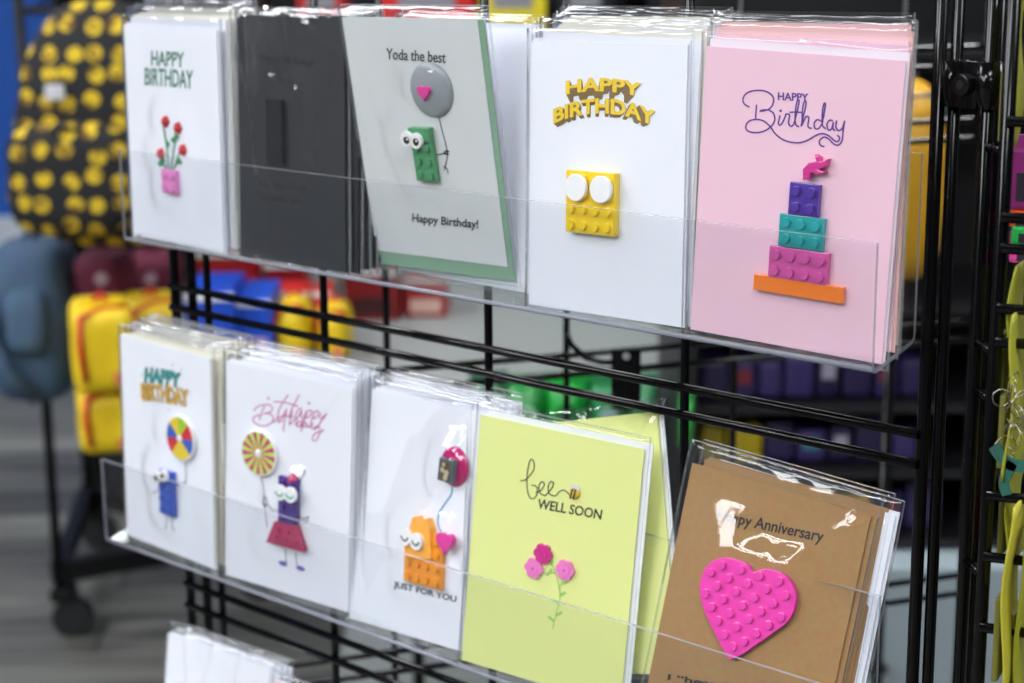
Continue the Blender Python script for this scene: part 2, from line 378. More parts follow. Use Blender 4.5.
PENDING = []
def flush():
    while PENDING:
        t, w, h, bumps, kw = PENDING.pop(); sleeve(t, w, h, bumps, **kw)
def sleeve(t, w, h, bumps=(), wr=.0005, seed=0, top=.007, side=.003, bot=.003, thick=.0022, folds=(), flap=.0, ramp=0, spread=.011):
    """clear film bag: wrinkled front, flat back, welded rim"""
    nx, nz = 34, 50; mb = MB(); bm = mb.bm; X0, X1, Z0, Z1 = -w/2-side, w/2+side, -bot, h+top
    so = Vector((seed*3.7, seed*1.3, seed*7.1)); cells = {}
    def gather(o):
        for c_ in o.children:
            if c_.type == 'MESH':
                for v_ in c_.data.vertices:
                    q_ = v_.co
                    if q_.y < -.0008:
                        k_ = (round(q_.x/.002), round(q_.z/.002)); cells[k_] = max(cells.get(k_, 0), -q_.y)
                for e_ in c_.data.edges:
                    a_, b_ = (c_.data.vertices[i_].co for i_ in e_.vertices)
                    if a_.y < -.0008 and b_.y < -.0008 and (a_-b_).length > .002:
                        for s_ in range(1, int((a_-b_).length/.002)+1):
                            q_ = a_.lerp(b_, s_*.002/(a_-b_).length) if s_*.002 < (a_-b_).length else b_; k_ = (round(q_.x/.002), round(q_.z/.002)); cells[k_] = max(cells.get(k_, 0), -q_.y)
            gather(c_)
    gather(t); cells = [(a_*.002, b_*.002, d_) for (a_, b_), d_ in cells.items()]
    bumps = ()
    def hgt(x, z):
        e = min((x-X0), (X1-x))/.006; e2 = (z-Z0)/.006; k = max(0, min(1, e))*max(0, min(1, e2))
        v = .0006
        for bx, bz, rx, rz, hh in bumps:
            dx = max(0, abs(x-bx)-rx); dz = max(0, abs(z-bz)-rz); dd = math.hypot(dx, dz); v = max(v, hh*math.exp(-(dd/.014)**2))
        for bx, bz, hh in cells:
            d2 = (x-bx)**2+(z-bz)**2
            if ramp and z > bz and d2 < .0025: v = max(v, .0012+(hh-ramp*max(0, math.sqrt(d2)-.004))*max(0, min(1, (-.004-x)/.012)))
            if d2 < .0009+(3 if spread > .02 else 0)*.001:
                dd = max(0, math.sqrt(d2)-.0055); v = max(v, (hh+.0007)*math.exp(-(dd/spread)**2))
        n = noise.noise(Vector((x*55, z*34, 0))+so)*wr + noise.noise(Vector((x*140+z*60, z*70, 3))+so)*wr*.45
        for ax, az, bx, bz, s, a in folds:
            L2 = (bx-ax)**2+(bz-az)**2; tt = max(0, min(1, ((x-ax)*(bx-ax)+(z-az)*(bz-az))/L2))
            dd = math.hypot(x-ax-tt*(bx-ax), z-az-tt*(bz-az)); n += a*math.exp(-(dd/s)**2)*(1-.5*tt)
        return (v + max(n, -.0004) + .0004)*k
    F = [[None]*(nx+1) for _ in range(nz+1)]; B = [[None]*(nx+1) for _ in range(nz+1)]
    for j in range(nz+1):
        z = Z0 + (Z1-Z0)*j/nz
        for i in range(nx+1):
            x = X0 + (X1-X0)*i/nx
            lift = flap*max(0, (z-h)/top)**2 + (noise.noise(Vector((x*60, 9, seed)))*.0015*max(0, (z-h)/top))
            F[j][i] = bm.verts.new((x, -hgt(x, z)+lift, z))
            if j in (0, nz) or i in (0, nx): B[j][i] = bm.verts.new((x, thick+lift, z))
    for j in range(nz):
        for i in range(nx):
            f = bm.faces.new((F[j][i], F[j][i+1], F[j+1][i+1], F[j+1][i])); f.smooth = True
    loop = [B[0][i] for i in range(nx+1)] + [B[j][nx] for j in range(1, nz+1)] + [B[nz][i] for i in range(nx-1, -1, -1)] + [B[j][0] for j in range(nz-1, 0, -1)]
    floop = [F[0][i] for i in range(nx+1)] + [F[j][nx] for j in range(1, nz+1)] + [F[nz][i] for i in range(nx-1, -1, -1)] + [F[j][0] for j in range(nz-1, 0, -1)]
    for k in range(len(loop)):
        f = bm.faces.new((floop[k], loop[k], loop[(k+1)%len(loop)], floop[(k+1)%len(loop)])); f.material_index = 1
    bm.faces.new(loop[::-1])
    return mb.build('clear_sleeve', [SLEEVE, SLEEVE_EDGE], t)

def card(kind, label, stock, env=ENVW, group=None, bumps=(), env_off=(.0015,.0015), name='greeting_card', cardlabel=None, **kw):
    flush()
    p = POSE[kind] if isinstance(kind, str) else kind
    w, h = p[6], p[7]
    t = empty(name, (0,0,0), None, label, 'greeting card', group); t.matrix_world = pose_m(p)
    MB().box(-w/2, w/2, 0, .0004, 0, h).box(-w/2, w/2-.0004, .0006, .001, 0, h-.0003).box(-w/2, -w/2+.0003, .0003, .0007, 0, h).build('folded_card', stock, t)
    ex, ez = env_off
    if env: MB().box(-w/2+ex, w/2+ex, .0012, .0018, -.0004, h+ez).build('envelope', env, t)
    if kw.get('film', True):
        kw.pop('film', None); PENDING.append((t, w, h, bumps, kw))
    return t, p

# ---- row 1: roses in a pink brick
def loc_list(p, pts, sc, ox, oy, y=0.): return [local(p, ox+a/sc, oy+b/sc, y) for a, b in pts]
YI = -.0001
t, p = card('roses', 'white birthday card with four red roses growing from a pink brick', WHITE, seed=1, wr=.0004, bumps=[(0,.055,.012,.03,.0035)])
C = lambda u, v: local(p, u, v)
GRN = M('dark_green_ink', '1f6b4a', .6)
mb = MB(); put_text(mb, 'HAPPY', box_fn(C(151.5,65.5), C(184,67.5), C(151.5,50.5)), YI, bold=.012); put_text(mb, 'BIRTHDAY', box_fn(C(145,85), C(193,88.5), C(145,67.5)), YI, bold=.012); mb.build('birthday_lettering', GRN, t)
S4 = lambda pts, y=0: loc_list(p, pts, 4.0118, 130, 40, y)
ROSE = M('red_plastic_flower', 'c4141f', .35); LEAF = M('green_plastic_leaf', '2f8f57', .4)
pinkb = M('light_pink_plastic', 'f08fd0', .3, coat=.4)
c = S4([(130,612)], -.003)[0]
mb = MB().brick(2, 2, x0=c[0], z0=c[1]); mb.build('pink_brick', pinkb, t)
mb = MB()
for pts in ([(155,525),(152,450),(135,335)], [(165,525),(178,440),(185,360)], [(150,530),(140,500),(116,462)], [(172,525),(185,500),(203,445)]): mb.ribbon(S4(pts), .0007, YI, .0008)
for pts in ([(178,400),(195,385)], [(185,408),(170,398)], [(195,480),(208,492)], [(190,490),(198,480)], [(125,490),(140,480)], [(150,410),(158,425)], [(128,500),(118,490)]): mb.ribbon(S4(pts), .0026, YI, .001)
mb.build('green_stems', LEAF, t)
for a, b in ((135,328), (185,354), (116,457), (205,442)):
    q = S4([(a,b)], -.002)[0]; mb = MB()
    for k in range(5): mb.dome(q[0]+.0021*math.cos(k*1.257), q[1]+.0021*math.sin(k*1.257), .0021, YI, .002, 10, 3)
    mb.dome(q[0], q[1], .0024, YI-.001, .0026, 10, 3).build('red_rose', ROSE, t)

# ---- row 1: charcoal card (printed words only)
FOLD_B = [(a_, b_, c_, d_, e_, f_*1.6) for a_, b_, c_, d_, e_, f_ in [(-.05,.15,-.028,.06,.002,.0028), (-.05,.158,-.005,.10,.002,.002), (.0,.16,.02,.05,.0025,.0016), (.0,.155,.05,.13,.003,.0018), (-.02,.155,-.035,.11,.0018,.003), (.02,.07,.05,.12,.0025,.0014), (.015,.075,.045,.05,.002,.0012)]]
t, p = card('black', 'charcoal black birthday card in a wrinkled clear sleeve with a dark plate', DARKC, env=DARKC, seed=2, wr=.0014, folds=FOLD_B, bumps=[(-.005,.085,.01,.028,.004)], flap=.002)
C = lambda u, v: local(p, u, v)
INKD = M('soft_black_ink', '030304', .6)
mb = MB(); put_text(mb, 'Happy Birthday!', box_fn(C(259,62), C(314,69), C(259,53)), YI, bold=.006)
put_text(mb, 'May the Force', box_fn(C(258,188), C(306,193), C(258,180)), YI, bold=.006); put_text(mb, 'be with you', box_fn(C(262,202), C(303,206), C(262,194)), YI, bold=.006); mb.build('birthday_lettering', INKD, t)
c0 = C(270, 163)
MB().brick(2, 5, x0=c0[0], z0=c0[1], studs=False).build('black_plate', M('black_plastic', '141519', .2, coat=.5), t)

# ---- row 1: silver card with balloon
t, p = card('green', 'silver-grey birthday card on sage green stock, slumped forward, with a green brick creature', GREENC, seed=3, wr=.0009, bumps=[(0,.075,.02,.045,.0035)],
    folds=[(-.05,.15,-.02,.05,.003,.002), (-.055,.14,-.035,.02,.003,.002), (-.05,.15,.03,.10,.003,.001), (.03,.15,.05,.02,.003,.0012)], flap=.002, env_off=(0,0))
w, h = p[6], p[7]; C = lambda u, v: local(p, u, v)
MB().box(-w/2+.0003, w/2-.0042, -.0005, 0, .0085, h-.0003).build('silver_panel', GREYC, t)
YP = -.0006
mb = MB(); put_text(mb, 'Yoda the best', box_fn(C(387,59), C(446.5,63), C(387,48)), YP, bold=.01); put_text(mb, 'Happy Birthday!', box_fn(C(413,224), C(479,231), C(413,213)), YP, bold=.016); mb.build('birthday_lettering', INKB, t)
S = lambda pts, y=0: loc_list(p, pts, 3.415, 380, 40, y)
q = S([(172,172)], -.002)[0]
o = MB().dome(q[0], q[1], .0162, YP, .0042, 36, 7).build('grey_balloon_disc', M('grey_plastic', '8e9699', .35), t)
q = S([(146,180)], -.007)[0]
mb = MB(); hp = [(q[0]+.0047*(16*math.sin(a)**3)/16, q[1]+.0047*(13*math.cos(a)-5*math.cos(2*a)-2*math.cos(3*a)-math.cos(4*a))/16) for a in [k*2*PI/28 for k in range(28)]]
mb.prism(hp, YP-.0065, YP-.0035, bev=.0005).build('pink_heart_tile', M('hot_pink_plastic', 'e0379b', .3, coat=.3), t)
mb = MB()
for pts in ([(205,265),(215,310),(232,380),(228,420),(222,445)], [(188,392),(215,388),(238,380),(225,378),(222,388),(240,390)], [(218,430),(232,440),(235,455)]): mb.ribbon(S(pts), .0006, YP)
mb.build('printed_string_and_arm', INKB, t)
GPL = M('green_plastic', '3f8f5c', .3, coat=.4)
q = S([(190,488)])[0]; q1 = S([(125,482)], -.004)[0]
mb = MB(); mb.brick(2, 3, x0=q1[0], z0=q1[1], y=YP); mb.brick(2, 1, x0=q1[0], z0=q1[1]+.024, y=YP, th=.0045, studs=False); mb.rotxz(R(-1), q1[0], q1[1]).build('green_brick', GPL, t)
EYEW = M('white_eye_plastic', 'f2f2f2', .25, coat=.5); EYEB = M('black_eye_print', '0a0a0a', .2, coat=.5)
def eyes(t, spots, r, y, pupil=.48, off=(.15,-.05), glint=True, lids=None):
    for (x, z) in spots:
        e = MB().disc(x, z, r, y-.0022, y, 28, bev=.0004).build('round_eye', EYEW, t)
        if lids:
            MB().ribbon([(x-r*.6, z+r*.1), (x-r*.2, z-r*.35), (x+r*.3, z-r*.35), (x+r*.65, z+r*.05)], r*.24, y-.0023).build('printed_eyelid', lids, e)
        else:
            MB().disc(x+off[0]*r, z+off[1]*r, r*pupil, y-.00235, y-.0021, 20).build('pupil', EYEB, e)
            if glint: MB().disc(x+off[0]*r+r*.17, z+off[1]*r+r*.17, r*.13, y-.0025, y-.0023, 10).build('pupil_spot', EYEW, e)
eyes(t, S([(93,338), (125,344)], -.006), .0046, YP-.0045, .5, (.1,-.1))

# ---- row 1: yellow brick card
t, p = card('yellowbrick', 'white birthday card with gold block lettering above a big yellow studded brick', WHITE, seed=4, wr=.0003, spread=.038, bumps=[(-.01,.07,.012,.022,.0055)], env_off=(.0012,.002))
C = lambda u, v: local(p, u, v)
S = lambda pts, y=0: loc_list(p, pts, 7.59, 550, 60, y)
def arc(c00, c10, c01, bow):
    f = box_fn(c00, c10, c01)
    return lambda a, b: (f(a, b)[0], f(a, b)[1] + bow*(1-(2*a-1)**2))
GOLD = M('yellow_gold_ink', 'ecc81f', .5); BRN = M('bronze_brown_ink', '7d6338', .6)
def arcword(body, x0, x1, yb, yt, mb, dy=0., dx=0., sh=1., bow=.002, mi=0):
    a, b, c = S([(x0+dx, yb+dy), (x1+dx*0-abs(dx)*sh, yb+dy), (x0+dx, yt+dy)])
    return arc(a, b, c, bow)
for nm, m_, lst in (('lettering_shade', BRN, [k/6 for k in range(1, 7)]), ('gold_lettering', GOLD, [0])):
    mb = MB()
    for k in lst:
        y = YI - (.0004 if nm[0] == 'g' else .00003*(7-k*6))
        a, b, c = S([(125+28*k, 262+62*k), (700-62*k, 285+60*k), (125+28*k, 160+62*k)]); put_text(mb, 'HAPPY', arc(a, b, c, .0024), y, bold=.034)
        a, b, c = S([(30+28*k, 485+25*k), (805-45*k, 508+22*k), (30+28*k, 372+25*k)]); put_text(mb, 'BIRTHDAY', arc(a, b, c, .0062), y, bold=.034)
    mb.build(nm, m_, t)
q = local(p, 565.5, 231.5, -.0045); YB = M('bright_yellow_plastic', 'f7d209', .28, coat=.5)
o = MB().brick(4, 4, x0=q[0], z0=q[1], cell=.0083, th=.0045).build('yellow_brick', YB, t)
for u, v in ((575, 187.5), (600, 189.5)):
    q = local(p, u, v, -.008); MB().disc(q[0], q[1], .0072, -.0082, -.0061, 30, bev=.0005).build('round_white_tile', M('white_tile_plastic', 'f2f2f2', .25, coat=.5), t)

# ---- row 1: pink cake card
t, p = card('cake', 'pink birthday card with a tiered cake of purple, teal, pink and orange bricks', PINKC, seed=5, wr=.0003, spread=.028, bumps=[(0,.055,.02,.03,.0055)], env_off=(.0012,.0038), env=M('white_insert', 'f0e4ee', .6),
    folds=[(-.02,.155,.05,.145,.002,.002), (.005,.15,.0,.135,.0015,.004)])
S = lambda pts, y=0: loc_list(p, pts, 7.877, 730, 80, y)
PUR = M('purple_ink', '5a2f8e', .6); mb = MB()
for pts in ([(155,213),(115,190),(103,150),(130,105),(200,82),(280,88),(335,125),(343,175),(320,220),(280,240),(235,247)],
 [(240,240),(300,235),(345,265),(352,320),(320,370),(270,402),(200,415),(140,400),(125,365),(150,325),(210,310),(270,325),(320,370),(360,425),(430,475),(530,495),(610,475),(680,435),(730,422),(780,440),(820,475),(850,485),(865,455),(845,435)],
 [(210,195),(206,250),(203,305)], [(905,320),(892,400),(885,470),(860,510),(820,505),(780,465),(740,450),(705,480),(715,515),(745,525)],
 [(395,278),(383,345),(405,350),(435,290),(440,268)], [(440,268),(470,275),(462,340),(485,365),(505,345)], [(505,345),(545,180),(532,162),(518,230),(515,340),(545,370)], [(470,255),(520,252),(565,256)],
 [(560,365),(600,190),(585,172),(572,240),(568,362)], [(570,350),(600,290),(622,300),(615,365),(645,382)], [(720,325),(690,312),(665,340),(670,380),(700,382),(728,340)], [(728,340),(752,200),(742,186),(730,240),(728,350),(755,385)],
 [(812,322),(785,318),(765,350),(775,392),(800,385),(815,335)], [(815,330),(812,380),(830,400)], [(842,318),(835,370),(855,398),(885,380),(905,320)]):
    mb.ribbon(S(pts), .00075, YI)
q = S([(400,243)])[0]; mb.disc(q[0], q[1], .0007, YI-.0001, YI, 10)
a, b, c = S([(378,158), (618,170), (378,95)]); put_text(mb, 'HAPPY', box_fn(a, b, c), YI, bold=.02)
mb.build('birthday_lettering', PUR, t)
S = lambda u, v: local(p, 740+u/3.79, 140+v/3.79, -.0033)
for nm, nx, nz, u, v, hx, st in (('orange_bar', 6, 1, 48, 567, 'f57c12', False), ('pink_brick', 4, 2, 104, 520, 'd0509f', True), ('teal_brick', 3, 2, 142, 400, '149a9c', True), ('purple_brick', 2, 2, 180, 282, '4a2a96', True)):
    q = S(u, v)
    MB().brick(nx, nz, x0=q[0], z0=q[1], th=.0032, studs=st, cell=.008 if nm != 'orange_bar' else .0081).build(nm, M(nm+'_plastic', hx, .28, coat=.5), t)
mb = MB(); pts = [S(a, b) for a, b in ((240,150),(240,110),(262,85),(290,78),(283,55),(300,62),(305,82),(335,72),(328,100),(300,112),(325,122),(300,132),(270,122),(262,150))]
mb.prism(pts, -.0042, -.0001, bev=.0005).build('magenta_flame', M('magenta_plastic', 'd3308f', .25, coat=.5), t)

# ---- row 2: blue figure card
t, p = card('bluefig', 'white birthday card with a small blue brick figure holding a striped beach-ball balloon', WHITE, seed=6, wr=.0006, bumps=[(0,.05,.01,.03,.003)], env=CREAM, env_off=(.001,.001))
S = lambda pts, y=0: loc_list(p, pts, 3.59, 120, 350, y)
TEAL = M('teal_ink', '1f9a96', .5); AMB = M('amber_ink', 'dfae40', .5)
for nm, m_, bo, y in (('lettering_outline', INKB, .06, YI), ('teal_lettering', TEAL, .022, YI-.0003)):
    mb = MB(); a, b, c = S([(88,118), (220,140), (88,62)]); put_text(mb, 'HAPPY', arc(a, b, c, .001), y, bold=bo, shear=.1)
    if nm[0] == 't': mb.build(nm, m_, t); mb = MB()
    a, b, c = S([(80,182), (250,208), (75,118)]); put_text(mb, 'BIRTHDAY', arc(a, b, c, .001), y, bold=bo)
    mb.build(nm if nm[0] != 't' else 'amber_lettering', m_ if nm[0] != 't' else AMB, t)
mb = MB()
for k in range(22):
    a = rnd.random()*6.28; q = S([(160+rnd.uniform(.8,1.05)*100*math.cos(a), 128+rnd.uniform(.85,1.05)*85*math.sin(a))])[0]; mb.disc(q[0], q[1], .0005, YI-.0001, YI, 6, mi=k % 3)
mb.build('confetti_dots', [TEAL, AMB, INKB], t)
def wheel_disc(t, c, r, cols, white, y, twist=0., bands=None):
    q = MB().disc(c[0], c[1], r*1.04, y-.0028, y, 36, bev=.0006).build('round_balloon_tile', white, t)
    n = len(cols)
    mats_ = list(dict.fromkeys(cols)); mb = MB()
    for k, cc in enumerate(cols):
        if cc is None: continue
        a0, a1 = 2*PI*k/n+twist, 2*PI*(k+1)/n+twist
        pts = [(c[0]+r*.18*math.cos(a0), c[1]+r*.18*math.sin(a0))] + [(c[0]+r*.96*math.cos(a0+(a1-a0)*j/4), c[1]+r*.96*math.sin(a0+(a1-a0)*j/4)) for j in range(5)] + [(c[0]+r*.18*math.cos(a1), c[1]+r*.18*math.sin(a1))]
        mb.prism(pts, y-.003, y-.0027, mi=mats_.index(cc))
    mb.build('printed_wedges', mats_, q)
    MB().dome(c[0], c[1], r*.2, y-.0028, .001, 14, 3).build('hub_dot', white, q)
RED = M('red_print', 'cf2030', .4); BLU = M('blue_print', '2456b8', .4); YEL = M('yellow_print', 'e2c62a', .4); LIM = M('lime_print', '9cc628', .4)
c = S([(214,318)], -.003)[0]
wheel_disc(t, c, .0155, [RED, LIM, YEL, BLU, RED, YEL, YEL, BLU], EYEW, YI, .1)
mb = MB()
for pts in ([(236,400),(238,440),(235,480)], [(195,480),(220,482),(240,470)], [(140,500),(125,512),(118,508)], [(168,600),(166,635),(160,640)], [(188,600),(188,640),(198,645)]): mb.ribbon(S(pts), .0006, YI)
mb.build('printed_limbs', INKB, t)
q = S([(143,585)], -.0035)[0]; MB().brick(2, 4, x0=q[0], z0=q[1], th=.0035, cell=.0081).build('blue_brick', M('royal_blue_plastic', '1c50c0', .3, coat=.4), t)
eyes(t, S([(135,455), (158,450)], -.006), .0044, YI-.005, .5, (-.1,-.1))

# ---- row 2: purple figure card
t, p = card('purplefig', 'white birthday card with a purple brick figure in a magenta skirt beneath pink script', WHITE, seed=7, wr=.0007, bumps=[(0,.055,.02,.035,.0035)], folds=[(.05,.15,.03,.12,.002,.002), (.03,.155,.035,.135,.0015,.002)])
S = lambda pts, y=0: loc_list(p, pts, 3.418, 230, 390, y)
PK = M('pink_script_ink', 'c14a92', .6); mb = MB()
SS = lambda pts, y=0: loc_list(p, pts, 10.51, 245, 385, y)
for pts in ([(455,100),(400,185),(360,260),(345,330),(352,352)], [(575,100),(530,180),(490,260),(470,330),(478,355)], [(305,175),(400,180),(500,205),(560,225)],
 [(600,240),(560,262),(530,330),(548,350),(580,300),(598,262),(590,330),(612,345)], [(640,268),(650,300),(625,380),(605,440)], [(650,285),(690,262),(700,300),(660,345),(640,330)], [(720,275),(722,310),(700,380),(685,440)], [(728,290),(765,270),(772,305),(735,350),(718,335)],
 [(800,290),(785,335),(800,350),(840,320),(865,300)], [(858,305),(810,370),(770,430),(735,470)],
 [(95,270),(130,230),(205,205),(270,215),(290,250),(260,285),(200,300)], [(205,220),(180,290),(150,370)], [(200,300),(260,300),(300,340),(285,390),(210,430),(120,410),(85,360),(110,325),(160,315)],
 [(300,345),(298,390),(325,375)], [(325,375),(345,345),(362,350),(350,390),(375,385)], [(375,385),(420,290),(440,250)], [(440,250),(415,390),(405,490)], [(365,330),(430,325),(510,330)],
 [(500,270),(470,400),(480,410),(520,360),(545,350),(530,410),(560,410)], [(600,385),(565,385),(545,425),(570,440),(600,400)], [(640,290),(600,400),(595,490)], [(650,400),(620,400),(605,430),(630,440),(655,410),(655,440),(690,430)],
 [(720,400),(700,450),(725,460),(760,430),(800,470)], [(835,470),(790,500),(760,570),(725,585),(708,555),(740,510),(790,480)]):
    mb.ribbon(SS(pts), .0007, YI)
for a, b in ((132,28), (270,45)):
    q = S([(a,b)])[0]; mb.disc(q[0], q[1], .0009, YI-.0001, YI, 8)
mb.build('script_lettering', PK, t)
MAG = M('magenta_print', 'c03070', .4); c = S([(97,217)], -.003)[0]
wheel_disc(t, c, .0148, [MAG if k % 2 else M('pale_lime_print', 'b9dc58', .4) for k in range(26)], EYEW, YI, 0)
mb = MB()
for pts in ([(108,298),(115,340),(118,385),(128,470)], [(112,375),(122,365),(128,385),(118,398),(112,380)], [(125,385),(145,408),(170,412)], [(235,430),(255,440),(268,432),(262,452),(250,445)], [(190,545),(192,590)], [(225,555),(230,605)], [(228,310),(225,275),(240,262),(245,275),(258,280),(245,300),(240,312)]): mb.ribbon(S(pts), .0006, YI)
mb.build('printed_limbs', INKB, t)
mb = MB()
for a, b in ((182,593), (242,610)):
    q = S([(a,b)])[0]; mb.disc(q[0], q[1], .0017, YI-.0002, YI, 14, sx=2.2)
mb.build('printed_shoes', M('violet_ink', '6a5ab0', .6), t)
q = S([(163,450)], -.0035)[0]; MB().brick(2, 4, x0=q[0], z0=q[1]-.0005, th=.0035).build('purple_brick', M('deep_purple_plastic', '432480', .3, coat=.4), t)
a = S([(150,450), (225,466), (252,556), (122,520)], -.0045); m_ = M('crimson_plastic', 'b3245c', .3, coat=.4); mb = MB().prism(a, YI-.0045, YI, bev=.0004)
for u, v in ((160,478), (192,486), (150,505), (182,513), (215,522)):
    q = S([(u,v)], -.006)[0]; mb.disc(q[0], q[1], .0022, YI-.006, YI-.0044, 14, bev=.0002)
mb.build('magenta_skirt', m_, t)
q = S([(207,312)], -.004)[0]; MB().dome(q[0], q[1], .0046, YI, .005, 16, 5).build('red_hair_bun', m_, t)
eyes(t, S([(172,350), (207,358)], -.006), .0052, YI-.005, lids=TEAL)

# ---- row 2: orange cat card
t, p = card('cat', 'white card with a sleepy orange brick cat, a magenta round balloon and JUST FOR YOU', WHITE, seed=8, wr=.0006, bumps=[(0,.05,.02,.03,.005), (.02,.105,.01,.01,.005)])
S = lambda pts, y=0: loc_list(p, pts, 5.69, 380, 500, y)
mb = MB(); a, b, c = S([(78,506), (435,594), (80,460)]); put_text(mb, 'JUST FOR YOU', box_fn(a, b, c), YI, bold=.022); mb.build('printed_lettering', INKB, t)
ORA = M('orange_plastic', 'f59a08', .28, coat=.5); q = S([(134,455)], -.0035)[0]
MB().brick(4, 3, x0=q[0], z0=q[1]-.0005, cell=.0084, th=.0035).brick(1, 1, x0=q[0]+3*.0084, z0=q[1]-.0005+3*.0084, cell=.0084, th=.0035).build('orange_brick_body', ORA, t)
a = S([(148,330), (148,290), (165,165), (183,98), (205,92), (225,140), (240,115), (262,105), (282,160), (290,340)], -.0055)
MB().prism(a, YI-.0055, YI, bev=.0006).build('orange_cat_head', M('light_orange_plastic', 'f9ac3c', .28, coat=.5), t)
eyes(t, S([(145,210), (207,236)], -.007), .0054, YI-.0056, lids=M('slate_ink', '4a5560', .5))
HP = MATS['hot_pink_plastic']
q = S([(365,240)], -.007)[0]; hp = lambda q, s: [(q[0]+s*(16*math.sin(a)**3)/16, q[1]+s*(13*math.cos(a)-5*math.cos(2*a)-2*math.cos(3*a)-math.cos(4*a))/16) for a in [k*2*PI/28 for k in range(28)]]
MB().prism(hp(q, .0072), YI-.0075, YI-.0035, bev=.0006).build('pink_heart_tile', HP, t)
S = lambda pts, y=0: loc_list(p, pts, 5.69, 430, 440, y)
MB().ribbon(S([(128,268),(122,310),(85,365),(52,420),(48,480),(75,540)]), .0008, YI, .0004).build('blue_string', M('blue_ink', '2f8fbf', .5), t)
q = S([(128,153)], -.002)[0]; MB().dome(q[0], q[1], .0124, YI, .0042, 36, 7).build('magenta_balloon_disc', M('magenta_gloss_plastic', 'b80f66', .15, coat=.8), t)
mb = MB(); a = S([(58,95), (132,118), (118,250), (44,225)], -.008); mb.prism(a, YI-.0085, YI-.004, bev=.0003); b = mb.build('grey_tile', M('slate_plastic', '59636b', .25, coat=.5), t)
a = S([(66,112), (122,130), (110,236), (54,216)], -.008); MB().prism(a, YI-.0088, YI-.0084).build('tile_picture', M('dark_olive_print', '4f4b38', .3), b)
mb = MB()
for u, v, r_ in ((70,170,.0016), (92,190,.002), (86,215,.0018), (78,140,.0012)):
    q = S([(u,v)], -.009)[0]; mb.disc(q[0], q[1], r_, YI-.0091, YI-.0088, 10)
mb.build('tile_spots', M('pale_tan_print', 'b9a98c', .4), b)

# ---- row 2: bee card
t, p = card('bee', 'pale yellow card printed bee WELL SOON above three pink plastic flowers', YELC, seed=9, wr=.0004, bumps=[(0,.07,.015,.03,.0025)], env_off=(.0045,.0035), env=M('white_backing', 'eceff0', .6))
S = lambda pts, y=0: loc_list(p, pts, 3.414, 500, 440, y); mb = MB()
for pts in ([(70,140),(92,132),(116,100),(114,70),(103,70),(94,110),(93,160),(100,192),(115,200),(128,182),(124,158),(108,155)], [(122,180),(140,172),(152,152),(143,142),(133,158),(138,182),(155,190)], [(155,190),(172,172),(184,150),(174,142),(165,160),(170,184),(190,190),(205,175),(222,172),(240,190)]): mb.ribbon(S(pts), .0006, YI)
a, b, c = S([(127,233), (345,272), (132,200)]); put_text(mb, 'WELL SOON', box_fn(a, b, c), YI, bold=.014); mb.build('printed_lettering', INKB, t)
q = S([(256,182)])[0]; o = MB().dome(q[0], q[1], .0036, YI, .002, 16, 4).build('bee_body', M('bee_yellow', 'd9b92e', .4), t)
mb = MB()
for k in (-.0012, .0008): mb.ribbon([(q[0]+k-.0004, q[1]-.003), (q[0]+k+.0006, q[1]+.0028)], .0009, YI-.0019, .0003)
mb.build('bee_stripes', INKB, o)
MB().disc(q[0]-.0012, q[1]+.0032, .0019, YI-.001, YI-.0004, 12).disc(q[0]+.0016, q[1]+.0034, .0016, YI-.001, YI-.0004, 12).build('bee_wings', M('bee_wing', 'd8d8de', .4), o)
for u, v, hx, nm in ((144,390,'d3268d','magenta_flower'), (113,438,'f17fc8','pink_flower'), (220,445,'f17fc8','pink_flower')):
    q = S([(u,v)], -.002)[0]; mb = MB()
    for k in range(6): mb.disc(q[0]+.0035*math.cos(k*1.047), q[1]+.0035*math.sin(k*1.047), .0027, YI-.002, YI, 12, bev=.0003)
    mb.disc(q[0], q[1], .0034, YI-.0024, YI, 14).build(nm, M(nm+'_plastic', hx, .3, coat=.4), t)
    MB().disc(q[0], q[1], .0007, YI-.0026, YI-.0023, 8).build('flower_centre', MAG, t)
mb = MB(); LG = M('light_green_ink', '9ccf6a', .6)
for pts in ([(165,400),(185,440),(200,490),(205,540),(195,580),(180,645)], [(215,480),(205,500),(204,520)], [(150,455),(175,452),(190,455)]): mb.ribbon(S(pts), .0006, YI)
for pts in ([(205,530),(225,520)], [(180,545),(200,555)], [(165,602),(184,618)], [(190,600),(212,588)], [(212,490),(232,484)], [(172,425),(180,412)], [(178,440),(160,462)]): mb.ribbon(S(pts), .0016, YI, smooth=1)
mb.build('printed_stem', LG, t)

# ---- row 2: kraft heart card
t, p = card('heart', 'brown kraft anniversary card with a hot pink studded heart under a shiny sleeve', KRAFT, env=KRAFT, seed=10, wr=.0005, ramp=.185, top=.012, side=.004, env_off=(.003,0), bumps=[(.008,.055,.016,.02,.0058)],
    folds=[(.045,.14,.018,.118,.004,.0022)], flap=.001, thick=.0026)
S = lambda pts, y=0: loc_list(p, pts, 2.412, 600, 400, y)
mb = MB(); a, b, c = S([(278,297), (534,352), (287,262)]); put_text(mb, 'Happy Anniversary', box_fn(a, b, c), YI, bold=.014)
a, b, c = S([(162,679), (395,715), (165,660)]); put_text(mb, 'I \u201cheart\u201d you', box_fn(a, b, c), YI, bold=.028); mb.build('printed_lettering', INKB, t)
S = lambda pts, y=-.003: loc_list(p, pts, 4.464, 680, 530, y)
out = S([(222,578),(195,535),(150,450),(110,360),(92,300),(90,240),(108,180),(145,140),(195,124),(250,132),(300,155),(328,188),(370,175),(420,180),(470,205),(505,250),(518,300),(508,360),(480,410),(430,450),(340,512),(270,560)])
out = catmull(out+[out[0]], 3)[:-1]
mb = MB().prism(out, -.0034, -.0001, bev=.0003)
